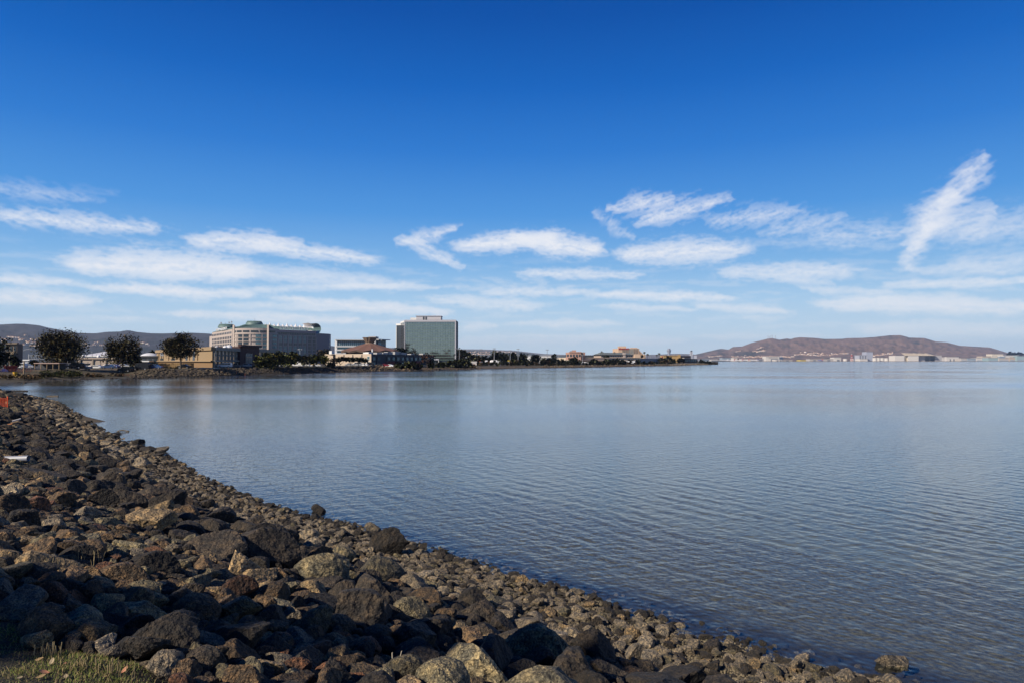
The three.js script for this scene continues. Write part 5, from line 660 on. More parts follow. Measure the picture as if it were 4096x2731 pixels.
// ---------------------------------------------------------------- the airport across the bay
function hangar(name, label, u0, u1, vTop, depth, mat, doors = [], category = 'hangar') {
  const A = pt(u0, depth), B = pt(u1, depth), y0 = 2.4, y1 = Y(vTop, depth), base = [A[0], y0, A[1]], o = thing(name, label, category, base), w = wallFrame(A, B, base);
  mesh('hall', prism([A, B, ...back(A, B, 60)], y0, y1, base), mat, o); mesh('roof_edge', w.box(w.L / 2, y1, w.L + 2, 1.6, 3, 0.5), mat, o);
  for (const [t, ww, hh, m] of doors) mesh('door', w.box(w.L * t, y0 + (y1 - y0) * hh / 2, w.L * ww, (y1 - y0) * hh, 1, 0.3), m ?? doorGrey, o);
  return { o, w, base, y1 };
}
const doorGrey = std(0.16, 0.17, 0.2);
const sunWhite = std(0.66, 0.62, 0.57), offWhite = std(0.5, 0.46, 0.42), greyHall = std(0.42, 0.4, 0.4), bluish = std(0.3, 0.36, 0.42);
{ const D = 4300, base = [X(3580, D), 2.4, -D], o = thing('jumbo_hangar', 'huge white hangar with a dark open door and folded tan roof', 'hangar', base), P2 = (u0, u1, v, dz = 0, m = sunWhite, name = 'hall') => mesh(name, prism([pt(u0, D + dz), pt(u1, D + dz), ...back(pt(u0, D + dz), pt(u1, D + dz), 70)], 2.4, Y(v, D), base), m, o);
  P2(3581, 3619, 1422, 0); P2(3634, 3676, 1421.5, 0); P2(3619, 3634, 1422, 10, std(0.5, 0.42, 0.3), 'passage'); 
  { const fa = pt(3676, D + 25), fb = pt(3768, D + 25), w = wallFrame(fa, fb, base), top = Y(1421, D), hh = top - 2.4;      // hollow hall behind its open door
    mesh('front_wall', merge([w.box(w.L * 0.135, 2.4 + hh / 2, w.L * 0.27, hh, 3, 0), w.box(w.L * 0.85, 2.4 + hh / 2, w.L * 0.3, hh, 3, 0), w.box(w.L * 0.485, top - 1.2, w.L * 0.43, 2.4, 3, 0)]), greyHall, o);
    mesh('hall_shell', merge([w.box(w.L / 2, 2.4 + hh / 2, w.L, hh, 3, -70), w.box(0.8, 2.4 + hh / 2, 2, hh, 68, -36), w.box(w.L - 0.8, 2.4 + hh / 2, 2, hh, 68, -36)]), greyHall, o); mesh('hall_roof', w.box(w.L / 2, top + 0.8, w.L + 2, 1.5, 74, -35), greyHall, o); mesh('door_post', w.box(w.L * 0.49, 2.4 + hh / 2, 2.5, hh, 2.6, -1), greyHall, o); }
  const tan = std(0.56, 0.46, 0.33, 0.8, { side: THREE.DoubleSide }), pos = []; const q = (u, v, dz) => [X(u, D) - base[0], Y(v, D) - base[1], -dz]; const top = [[3624, 1411], [3640, 1410.5], [3660, 1411.5], [3668, 1412], [3676, 1411], [3692, 1412.5], [3700, 1411.5], [3716, 1413], [3724, 1411.5], [3742, 1415], [3754, 1419]]; for (let i = 0; i + 1 < top.length; i++) { const a = q(top[i][0], top[i][1], 50), b = q(top[i + 1][0], top[i + 1][1], 50), c = q(top[i][0] - 4, 1421.6, -2), d = q(top[i + 1][0] - 4, 1421.6, -2); pos.push(...a, ...c, ...b, ...b, ...c, ...d); } const g = new THREE.BufferGeometry(); g.setAttribute('position', new THREE.Float32BufferAttribute(pos, 3)); g.computeVertexNormals(); mesh('folded_roof', g, tan, o); }
{ const h = hangar('airline_hangar', 'cream maintenance hangar with a low dark doorway and lettered front', 3064, 3118, 1425, 4350, sunWhite, [[0.65, 0.55, 0.5]]), { font, TextGeometry } = globalThis.signFont, g = new TextGeometry('UNITED AIR LINES', { font, size: 5, depth: 0.5, curveSegments: 2 }); g.translate(h.w.L * 0.2, h.y1 - 2.4 - 10, 1.2); mesh('lettering', g, std(0.25, 0.22, 0.2), h.o); const s = prism([pt(3118, 4352), pt(3134, 4390), ...back(pt(3118, 4352), pt(3134, 4390), 40)], 2.4, Y(1427, 4350), h.base); mesh('shaded_side', s, bluish, h.o); }  // the hangar side carries its shade as a bluish colour
hangar('cargo_hall', 'long low white cargo hall by the water', 3103, 3130, 1437.5, 4260, sunWhite, [[0.3, 0.2, 0.6], [0.75, 0.2, 0.6]], 'building'); hangar('tan_cargo_hall', 'low tan cargo hall beside the white one', 3131, 3170, 1438.5, 4265, offWhite, [[0.5, 0.3, 0.6]], 'building'); hangar('grey_service_hall', 'grey box shaped service hall', 3030, 3056, 1435.5, 4280, greyHall, [[0.5, 0.5, 0.7]], 'building'); hangar('white_terminal', 'long white terminal with a shaded glass front', 2840, 2872, 1437, 4150, sunWhite, [[0.5, 0.9, 0.3]], 'building'); hangar('pier_terminal', 'white boarding pier with a flat roof', 2846, 2905, 1440, 4080, sunWhite, [[0.5, 0.96, 0.35]], 'building'); hangar('round_terminal', 'pale terminal hall with a raised grey roof', 2890, 2922, 1431, 4300, bluish, [[0.5, 0.8, 0.3]], 'building'); hangar('white_tower_block', 'white block beside the airliner tails', 2936, 2950, 1431, 4350, sunWhite, [], 'building'); hangar('low_white_terminal', 'low white terminal between the airliners', 2970, 3000, 1434, 4350, offWhite, [[0.5, 0.8, 0.3]], 'building'); hangar('cream_terminal', 'cream terminal with grey glass front', 3003, 3026, 1436, 4200, offWhite, [[0.5, 0.8, 0.4]], 'building');
hangar('yellow_depot', 'pale yellow depot at the water', 3203, 3225, 1439, 4240, std(0.65, 0.5, 0.12), [], 'building'); hangar('white_cargo_row', 'long white cargo row beside the orange tailed plane', 3240, 3335, 1435.5, 4330, offWhite, [[0.2, 0.1, 0.6], [0.5, 0.1, 0.6], [0.8, 0.12, 0.6]], 'building'); hangar('stepped_white_hall', 'stepped white hall behind the yellow machines', 3338, 3365, 1429, 4500, sunWhite, [[0.6, 0.4, 0.4]], 'building'); hangar('grey_office_slab', 'grey office slab with stripes below the mountain', 3437, 3472, 1420, 4700, std(0.45, 0.46, 0.52), [[0.15, 0.12, 0.95], [0.45, 0.12, 0.95], [0.75, 0.12, 0.95]], 'building'); hangar('white_office_tower', 'square office tower with a white top storey', 3467, 3493, 1407, 4750, std(0.4, 0.42, 0.5), [[0.5, 0.9, 0.04]], 'tower'); hangar('low_office_hall', 'low white hall in front of the office tower', 3441, 3472, 1435, 4300, sunWhite, [], 'building'); hangar('flat_white_store', 'flat white store right of the jumbo hangar', 3788, 3836, 1427, 4600, sunWhite, [[0.3, 0.1, 0.5], [0.6, 0.1, 0.5]], 'building'); hangar('small_white_cube', 'small white cube against the jumbo hangar', 3769, 3780, 1428, 4400, sunWhite, [], 'building');
[[3846, 3868, 1432], [3872, 3905, 1432.5], [3908, 3930, 1431], [3932, 3965, 1424], [3955, 3995, 1431], [3968, 3992, 1424], [3997, 4036, 1431.5], [4000, 4024, 1425], [4016, 4076, 1420.5], [4040, 4062, 1428], [4070, 4110, 1423], [3970, 4014, 1415.5]].forEach(([a, b, v], i) => hangar('park_building', ['pale', 'grey blue', 'white', 'tan', 'teal roofed', 'cream'][i % 6] + ' low building in the business park at the mountain end', a, b, v, 4350 + (1445 - v) * 14, [offWhite, bluish, sunWhite, std(0.5, 0.42, 0.34), std(0.3, 0.42, 0.44), cream][i % 6], [[0.5, 0.9, 0.3, bluish]], 'building').o.userData.group = 'business park buildings');
{ for (const [u, v, r, D] of [[3382, 1434.5, 13, 4400], [3410, 1434, 12, 4400], [3500, 1431, 14, 4450], [3514, 1430.5, 13, 4450], [3530, 1431, 13, 4480], [3547, 1432, 13, 4420]]) { const m = thing('storage_tank', u < 3450 ? 'round white fuel tank beside the red and white mast' : 'round white fuel tank before the tan suburb', 'tank', [X(u, D), 2.4, -D], 0, u < 3450 ? 'tanks by the mast' : 'tanks before the suburb'), h = Y(v, D) - 2.4; mesh('shell', cyl(r, r, h, 0, 0, 0, 20), sunWhite, m); mesh('roof', new THREE.ConeGeometry(r, 2.2, 20).translate(0, h + 1.1, 0), offWhite, m); } }
{ const D = 4350, o = thing('radar_mast', 'red and white radar mast with a white dish on top', 'mast', [X(3408, D), 2.4, -D]), h = Y(1418, D) - 2.4, l = [], m = []; for (const sx of [-1, 1]) for (const sz of [-1, 1]) l.push(tube([[sx * 5, 0, sz * 5], [sx * 3.5, h * 0.8, sz * 3.5]], 0.8, 2, 5)); for (let k = 1; k < 6; k++) { (k % 2 ? l : m).push(bx(9, 2.5, 9, 0, h * 0.16 * k, 0)); } const red = std(0.45, 0.08, 0.07); mesh('legs', merge(l), red, o); mesh('platforms', merge(m), sunWhite, o); mesh('cabin', merge([cyl(6, 4.5, 6, 0, h * 0.85, 0, 10)]), red, o); mesh('dish', cyl(4.5, 2, 6, 0, h * 0.97, 0, 12), sunWhite, o); }
// airliners parked side on
function airliner(u, depth, len, turn, body, tail, label) {
  const o = thing('airliner', label, 'airplane', [X(u, depth), 2.4, -depth], turn, 'airliners on the apron'), f = new THREE.LatheGeometry([[0.05, -len / 2], [1.2, -len / 2 + 1], [2, -len / 2 + 4], [2.1, len / 2 - 12], [1.2, len / 2 - 4], [0.2, len / 2]].map((p) => new THREE.Vector2(...p)), 14); f.rotateZ(-Math.PI / 2); f.translate(0, 4.6, 0); mesh('fuselage', f, body, o);
  const ex = (pts, d) => { const g = new THREE.ExtrudeGeometry(new THREE.Shape(pts.map((p) => new THREE.Vector2(...p))), { depth: d, bevelEnabled: false }); g.translate(0, 0, -d / 2); return g; }; mesh('tail_fin', ex([[len / 2 - 9, 5.8], [len / 2 - 2, 6], [len / 2 + 1.5, 14], [len / 2 - 2.5, 14]], 0.8), tail, o);
  for (const s of [-1, 1]) { const w = ex([[-3, 0], [4, 0], [9, 16], [6.5, 16]], 0.6); w.rotateX(s * Math.PI / 2); w.translate(0, 3.6, 0); mesh('wing', w, body, o); mesh('engine', cyl(1.1, 0.9, 4, 0, -2, 0, 10).rotateZ(Math.PI / 2).translate(0, 2.6, s * 6), greyHall, o); const h = ex([[len / 2 - 6, 0], [len / 2 - 2, 0], [len / 2, 6], [len / 2 - 2, 6]], 0.4); h.rotateX(s * Math.PI / 2); h.translate(0, 5.4, 0); mesh('tailplane', h, body, o); } for (const [x, z] of [[-len / 2 + 5, 0], [2, 2.5], [2, -2.5]]) mesh('wheel', cyl(0.5, 0.5, 2.6, x, 0, z, 6), charcoal, o);
  return o;
}
const wh = std(0.82, 0.8, 0.8, 0.4), red = std(0.45, 0.04, 0.06, 0.5);
airliner(3282, 4255, 34, 0, std(0.06, 0.09, 0.42, 0.4), std(0.62, 0.14, 0.05), 'blue airliner with an orange red tail'); airliner(2926, 4150, 46, 0, wh, red, 'white airliner with a red tail by the round terminal'); airliner(2957, 4160, 50, 0, wh, std(0.35, 0.03, 0.12), 'white airliner with a dark crimson tail'); airliner(2985, 4170, 40, 0, wh, red, 'white airliner with a red tail before the low terminal'); airliner(2900, 4140, 40, 0, wh, wh, 'all white airliner beside the boarding pier'); airliner(3020, 4170, 46, 0, wh, std(0.1, 0.12, 0.3), 'white airliner with a navy tail by the grey service hall');
hangar('blue_roofed_shed', 'blue grey domed shed behind the tip of the point', 2812, 2838, 1437, 2600, bluish, [], 'building');
// dark trees at the foot of the mountain
{ const r = rng(81); for (let i = 0; i < 26; i++) { const u = 4036 + i * 4.2 - (i > 13 ? 120 : 0), D = 5000, v = i > 13 ? 1432 + rr(-2, 2, r) : 1415 + rr(-3, 2, r); plantTree('shoreline_tree', i > 13 ? 'dark tree among the business park roofs' : 'dark tree on the low ridge at the mountain end', [u - rr(4, 7, r), u + rr(4, 7, r), v - rr(2, 5, r), v + 5, D], { ground: i > 13 ? 2.4 : Y(v + 8, D), tone: 'oak', clear: 0.1, most: 260, clumps: 10, leaf: 1.6, group: i > 13 ? 'trees among the business park' : 'trees on the low ridge' }); } }
// ---------------------------------------------------------------- trees of the far shore
const EU = { tone: 'euc', shape: 'ragged', clumps: 40, clear: 0.2, gaps: 0.22, limbs: 7, density: 6, most: 11000 };
plantTree('eucalyptus_tree', 'broad ragged dark tree, tallest beside the cove marsh', [158, 325, 1307, 1465, 192], { ...EU, droop: 0.5, clear: 0.1 });
plantTree('eucalyptus_tree', 'dense dark round tree before the beige workshop', [418, 562, 1349, 1468, 208], { ...EU, clear: 0.12 });
plantTree('eucalyptus_tree', 'flat topped dark tree in front of the yellow wall', [646, 800, 1335, 1471, 207], { ...EU, clear: 0.26 });
plantTree('dark_oak_tree', 'very dark tree before the brown apartment block', [-95, 34, 1352, 1480, 188], { tone: 'oak', clear: 0.08 }); plantTree('dark_oak_tree', 'tall dark tree at the mouth of the cove', [-260, -110, 1330, 1490, 165], { tone: 'oak', clear: 0.12 });
plantTree('dark_bush', 'dark bush beside the brown apartment block', [38, 78, 1424, 1470, 196], { tone: 'oak', clear: 0, category: 'bush' }); plantTree('street_tree', 'small grey green tree beside the sign gantry', [116, 160, 1440, 1466, 200], { tone: 'olive', clear: 0.2 });
plantTree('green_bush', 'light green bush under the dense dark round tree', [508, 560, 1424, 1462, 216], { tone: 'shrub', clear: 0, category: 'bush' }); plantTree('conifer_tree', 'dark pointed tree beside the white dome', [588, 624, 1402, 1428, 330], { tone: 'pine', shape: 'cone', clear: 0.1 });
plantTree('spiky_shrub', 'spiky olive shrub on the stone bank under the flat topped tree', [650, 728, 1466, 1496, 203], { tone: 'olive', clear: 0, category: 'shrub', leaf: 0.7 });
for (const [u0, u1, v0, v1, D] of [[150, 225, 1478, 1502, 158], [210, 290, 1474, 1500, 160], [270, 335, 1479, 1502, 165], [330, 420, 1488, 1504, 172], [420, 500, 1488, 1504, 180], [30, 120, 1490, 1506, 152], [90, 170, 1492, 1508, 150], [-60, 40, 1492, 1508, 150]]) plantTree('marsh_shrub', 'low olive and straw coloured marsh growth on the cove edge', [u0, u1, v0, v1, D], { tone: u0 > 140 && u0 < 280 ? 'shrub' : 'dry', clear: 0, category: 'shrub', leaf: 0.6, group: 'marsh shrubs on the cove edge', shape: 'flat', ground: landHeight((u0 + u1) / 2, D) - 0.2 });
const RT = { tone: 'round', clear: 0.16, clumps: 34, gaps: 0.35 };
plantTree('bayside_tree', 'bushy olive tree reaching to the ground beside the shaded office', [1022, 1112, 1412, 1478, 222], { ...RT, clear: 0 }); plantTree('bayside_tree', 'widest round olive tree before the shaded hotel wing', [1074, 1150, 1404, 1474, 228], RT); plantTree('bayside_tree', 'round olive tree beside the widest one', [1130, 1202, 1407, 1474, 230], RT); plantTree('bayside_tree', 'thin greyish tree in the row by the white van', [1196, 1240, 1420, 1474, 234], { ...RT, tone: 'olive', clear: 0.3 }); plantTree('bayside_tree', 'clipped green tree in the row by the yellow machines', [1226, 1278, 1417, 1474, 234], { ...RT, clear: 0.35 }); plantTree('bayside_tree', 'last clipped green tree of the waterside row', [1268, 1314, 1420, 1474, 236], { ...RT, clear: 0.35 });
plantTree('dark_bush', 'black green bush at the end of the waterside row', [1302, 1338, 1449, 1480, 232], { tone: 'oak', clear: 0, category: 'bush' }); plantTree('hilltop_tree', 'brownish tree above the tan end wall', [1268, 1328, 1388, 1452, 420], { tone: 'euc', clear: 0.1 }); plantTree('bare_bush', 'leafless brown bush before the tan end wall', [1310, 1350, 1430, 1474, 255], { tone: 'bare', clear: 0.1, category: 'bush', leaf: 0.55, gaps: 0.6 });
for (const [u0, u1, v0, w] of [[1336, 1384, 1425, 'first'], [1378, 1424, 1424, 'second'], [1414, 1452, 1426, 'third'], [1442, 1474, 1428, 'last']]) plantTree('umbrella_pine', `${w} flat topped pine in the row before the tan end wall`, [u0, u1, v0, 1471, 248], { tone: 'pine', shape: 'flat', clear: 0.42, clumps: 26, group: 'flat topped pines before the tan wall' });
for (const [u0, u1, v0, v1, D, tone, label] of [[1568, 1628, 1449, 1480, 312, 'shrub', 'dark green bush beside the white car'], [1608, 1668, 1446, 1479, 316, 'shrub', 'broad olive bush before the red panel'], [1640, 1686, 1447, 1477, 318, 'bare', 'grey leafless bush before the charcoal front'], [1662, 1692, 1453, 1474, 322, 'lime', 'light green bush beside the leafless one'], [1706, 1742, 1446, 1471, 335, 'shrub', 'olive bush under the reddish tree'], [1742, 1788, 1448, 1472, 360, 'shrub', 'small olive bush before the glass lobby'], [1780, 1848, 1441, 1475, 372, 'shrub', 'wide green bush at the foot of the glass tower'], [1828, 1888, 1437, 1476, 376, 'shrub', 'tall green bush right beside the glass tower'], [1812, 1848, 1436, 1450, 380, 'bare', 'pinkish grey bare bush above the green ones'], [1876, 1906, 1456, 1472, 385, 'dry', 'brown dry bush before the white container']]) plantTree('shore_bush', label, [u0, u1, v0, v1, D], { tone, clear: 0, category: 'bush', gaps: 0.45 });
plantTree('reddish_tree', 'bare reddish tree before the charcoal front', [1678, 1740, 1411, 1472, 338], { tone: 'red', clear: 0.3, gaps: 0.7, leaf: 0.5, density: 2.2 });
plantTree('roof_line_tree', 'dark tree rising behind the flat roof before the tower', [1576, 1628, 1382, 1450, 520], { tone: 'pine', clear: 0.2 }); plantTree('roof_line_tree', 'thin dry tree rising before the glass tower', [1640, 1672, 1390, 1450, 520], { tone: 'bare', clear: 0.2, leaf: 0.6, gaps: 0.6 }); plantTree('roof_line_tree', 'dark thin tree before the left panes of the tower', [1624, 1646, 1400, 1450, 520], { tone: 'pine', clear: 0.2 });
[[1824, 1868, 1393, 1456, 500, 'pine', 'tall dark pine right beside the glass tower'], [1856, 1888, 1403, 1458, 490, 'pine', 'dark pine next to the tall one'], [1826, 1856, 1414, 1458, 480, 'bare', 'bare brown tree under the tall pine'], [1870, 1902, 1413, 1460, 460, 'olive', 'pale trunked olive tree by the white container'], [1892, 1926, 1418, 1460, 470, 'olive', 'grey green tree beside the pale trunk'], [1906, 1946, 1422, 1460, 500, 'oak', 'black green tree behind the dark mast'], [1926, 1964, 1423, 1459, 505, 'oak', 'black green tree between mast and palm'], [1930, 1962, 1438, 1460, 470, 'red', 'reddish shrub under the black green trees'], [1958, 1998, 1409, 1459, 510, 'pine', 'dark tree behind the tall palm'], [1976, 2022, 1405, 1460, 500, 'pine', 'broad dark tree right of the tall palm'], [2010, 2036, 1411, 1458, 530, 'pine', 'dark tree in the middle of the grove'], [2034, 2066, 1408, 1450, 560, 'pine', 'tufted pine behind the lamp mast'], [2040, 2062, 1436, 1460, 470, 'lime', 'bright yellow green bush by the yellow sign'], [2058, 2082, 1437, 1461, 465, 'dry', 'tan bush beside the yellow green one'], [2062, 2112, 1412, 1458, 540, 'oak', 'dome shaped dark tree left of the small white hall'], [2076, 2092, 1433, 1460, 470, 'lime', 'light green bush before the dome shaped tree'], [2092, 2122, 1434, 1461, 475, 'shrub', 'round green bush before the white cabin'], [2120, 2160, 1415, 1458, 540, 'oak', 'spreading dark tree left of the white depot'], [2124, 2156, 1437, 1462, 480, 'olive', 'brown green bush under the spreading tree'], [2162, 2204, 1430, 1463, 500, 'olive', 'olive tree before the white depot'], [2186, 2222, 1428, 1466, 485, 'oak', 'big dark bush at the shore bend'], [2206, 2228, 1412, 1458, 540, 'pine', 'tall dark tree left of the pale warehouse'], [2226, 2264, 1436, 1463, 510, 'oak', 'dark bush before the salmon office'], [2276, 2316, 1426, 1462, 520, 'lime', 'bright yellow green tree before the salmon office'], [2298, 2326, 1438, 1463, 518, 'oak', 'dark bush under the yellow green tree'], [2290, 2330, 1421, 1440, 680, 'oak', 'dark bushes under the salmon windows'], [2358, 2392, 1434, 1461, 590, 'shrub', 'round green tree before the ribbed wall'], [2414, 2446, 1434, 1460, 610, 'shrub', 'rounded green tree beside the bay door'], [2442, 2474, 1436, 1460, 615, 'round', 'sunny green tree beside the rounded one'], [2460, 2482, 1432, 1456, 640, 'oak', 'dark tree behind the sunny green one'], [2476, 2504, 1438, 1460, 625, 'oak', 'dark low tree at the end of the tan store'], [2508, 2534, 1437, 1459, 655, 'round', 'bright round tree before the shaded wall'], [2536, 2564, 1437, 1460, 665, 'oak', 'dark round tree at the shaded wall corner'], [2412, 2440, 1420, 1434, 830, 'oak', 'dark tree before the grey roofed inn'], [2654, 2690, 1424, 1446, 820, 'olive', 'olive tree before the ochre lodge'], [2632, 2660, 1431, 1454, 780, 'oak', 'dark tree between shaded wall and lodge'], [2640, 2690, 1439, 1455, 760, 'dry', 'brown hedge like bush before the lodge'], [2676, 2706, 1436, 1456, 755, 'shrub', 'rounded olive tree before the lodge door'], [2710, 2740, 1432, 1456, 770, 'shrub', 'olive tree before the dark timber front'], [2790, 2818, 1437, 1456, 800, 'oak', 'dark bush behind the pale boulders of the point'], [2814, 2852, 1445, 1458, 790, 'shrub', 'low olive bush on the point'], [2842, 2872, 1448, 1459, 800, 'dry', 'brown bush at the very tip of the point'], [2560, 2575, 1419, 1432, 1000, 'oak', 'small dark tree before the orange hotel']].forEach(([u0, u1, v0, v1, D, tone, label]) => plantTree(/bush|shrub|hedge/.test(label) ? 'waterside_bush' : 'waterside_tree', label, [u0, u1, v0, v1, D], { tone, clear: /bush|shrub|hedge/.test(label) ? 0 : 0.12, category: /bush|shrub|hedge/.test(label) ? 'bush' : 'tree', pale: /pale trunk/.test(label), gaps: 0.45, most: 2600 }));
// scrub along the beach
{ const r = rng(91); for (let u = 1912; u < 2700; u += rr(9, 18, r)) { const D = shoreD(u) + rr(30, 48, r), w = rr(14, 26, r), h = rr(1.6, 3.6, r), gy = landHeight(u, D), v1 = HORIZON - (gy - EYE) / D * F, v0 = v1 - h / D * F, t = r(); plantTree('beach_scrub', t < 0.4 ? 'dark green scrub on the far beach' : t < 0.75 ? 'dry brown scrub on the far beach' : 'olive scrub on the far beach', [u - w / 2, u + w / 2, v0, v1, D], { ground: gy - 0.1, tone: t < 0.4 ? 'oak' : t < 0.75 ? 'dry' : 'shrub', clear: 0, category: 'shrub', group: 'scrub on the far beach', most: 420, clumps: 9 }); } }
// palms
function palm(u, vTop, vFoot, depth, label) {
  const gy = Y(vFoot, depth), H = Y(vTop, depth) - gy, o = thing('palm_tree', label, 'palm', [X(u, depth), gy, -depth]), r = rng(Math.round(u)), s = H * 0.14; mesh('trunk', cyl(0.2, 0.34, H * 0.88, 0, 0, 0, 8), barkMat, o);
  const l = []; for (let i = 0; i < 46; i++) { const a = i * 2.4, e = rr(-0.9, 1.2, r), L = s * rr(0.9, 1.35, r), c = Math.cos(e), y0 = H * 0.86; l.push(tube([[0, y0, 0], [Math.cos(a) * L * 0.5 * c, y0 + Math.sin(e) * L * 0.6, Math.sin(a) * L * 0.5 * c], [Math.cos(a) * L * c, y0 + Math.sin(e) * L * 0.75 - L * 0.2, Math.sin(a) * L * c]], Math.max(0.1, s * 0.055), 3, 4)); } mesh('fronds', merge(l), std(0.06, 0.065, 0.025), o); mesh('dead_skirt', new THREE.ConeGeometry(s * 0.55, s * 1.3, 9).rotateX(Math.PI).translate(0, H * 0.8, 0), std(0.16, 0.11, 0.06), o); return o;
}
palm(1976, 1396, 1458, 505, 'tall slim palm among the dark pines'); palm(2578, 1404, 1445, 820, 'slim palm beside the orange hotel'); palm(2591, 1412, 1445, 840, 'bushy palm right of the orange hotel'); palm(2628, 1416, 1448, 860, 'small palm left of the taller lodge palm'); palm(2637, 1409, 1448, 860, 'taller palm left of the ochre lodge');
// lamp masts
function lampMast(u, vTop, vFoot, depth, label) { const gy = Y(vFoot, depth), H = Y(vTop, depth) - gy, o = thing('lamp_mast', label, 'lamp post', [X(u, depth), gy, -depth], 0, 'parking lot lamp masts'); mesh('pole', cyl(0.14, 0.24, H, 0, 0, 0, 7), metal, o); mesh('lamp_heads', merge([bx(2.2, 0.4, 0.5, 0, H, 0), bx(0.5, 0.4, 2.2, 0, H + 0.01, 0)]), metal, o); }
lampMast(1823.5, 1394, 1458, 470, 'lamp mast right at the tower edge'); lampMast(1837, 1397, 1456, 470, 'grey lamp mast before the tall pine'); lampMast(1904, 1402, 1455, 560, 'thin lamp mast before the hillside town'); lampMast(1924, 1397, 1458, 470, 'dark lamp mast left of the palm'); lampMast(1977, 1394, 1459, 460, 'lamp mast in line with the tall palm'); lampMast(2041, 1401, 1458, 480, 'lamp mast before the tufted pine'); lampMast(2072.5, 1396, 1458, 490, 'lamp mast above the dome shaped tree'); lampMast(2189, 1398.5, 1458, 500, 'lamp mast above the white depot'); lampMast(2235, 1418, 1452, 650, 'short twin lamp mast beside the pale warehouse'); lampMast(2331, 1419, 1456, 560, 'lamp mast under the salmon office'); lampMast(2602.5, 1418, 1445, 900, 'utility pole right of the palms'); lampMast(1199, 1397, 1462, 330, 'thin flagpole before the shaded hotel wing');
{ const D = 300, o = thing('street_lamp', 'curved arm street lamp over the construction yard', 'street lamp', [X(88, D), 2.2, -D]), H = Y(1403, D) - 2.2; mesh('pole', cyl(0.1, 0.16, H, 0, 0, 0, 7), metal, o); mesh('arm', tube([[0, H, 0], [1.0, H + 0.5, 0], [2.4, H + 0.75, 0], [3.6, H + 0.7, 0]], 0.08, 8, 5), metal, o); mesh('lamp_head', bx(0.8, 0.2, 0.35, 3.8, H + 0.66, 0), metal, o);
  const q = thing('street_lamp', 'street lamp before the white warehouse roof', 'street lamp', [X(367, D), 2.2, -D]), H2 = Y(1408, D) - 2.2; mesh('pole', cyl(0.1, 0.16, H2, 0, 0, 0, 7), metal, q); mesh('arm', tube([[0, H2, 0], [-1.0, H2 + 0.4, 0], [-2.4, H2 + 0.6, 0]], 0.07, 8, 5), metal, q); mesh('lamp_head', bx(0.7, 0.2, 0.3, -2.6, H2 + 0.6, 0), metal, q);
  const g = thing('sign_gantry', 'steel truss sign gantry beside the tall cove tree', 'gantry', [X(114, D), 2.2, -D]), y = Y(1421, D) - 2.2, l = [bx(6.5, 0.18, 0.2, 3.4, y, 0), bx(6.5, 0.18, 0.2, 3.4, y - 1.6, 0)]; for (let i = 0; i < 6; i++) l.push(tube([[0.3 + i * 1.1, y - 1.6, 0], [0.85 + i * 1.1, y, 0], [1.4 + i * 1.1, y - 1.6, 0]], 0.07, 2, 4)); mesh('truss', merge(l), metal, g); mesh('post', bx(0.35, y + 0.6, 0.35, 0, (y + 0.6) / 2, 0), metal, g);
  const w = thing('wooden_pole', 'short wooden pole on the marsh edge', 'pole', [X(95, 165), landHeight(95, 165), -165]); mesh('pole', cyl(0.13, 0.16, 3.0, 0, 0, 0, 8), plank, w); mesh('cap', bx(0.4, 0.12, 0.4, 0, 3.02, 0), plank, w);
  const gl = thing('globe_lamp', 'white globe lamp on a short post before the grey wall', 'street lamp', [X(273, 205), 2.2, -205]); mesh('post', cyl(0.06, 0.08, 1.9, 0, 0, 0, 6), metal, gl); mesh('globe', new THREE.SphereGeometry(0.26, 12, 8).translate(0, 2.1, 0), white, gl); }
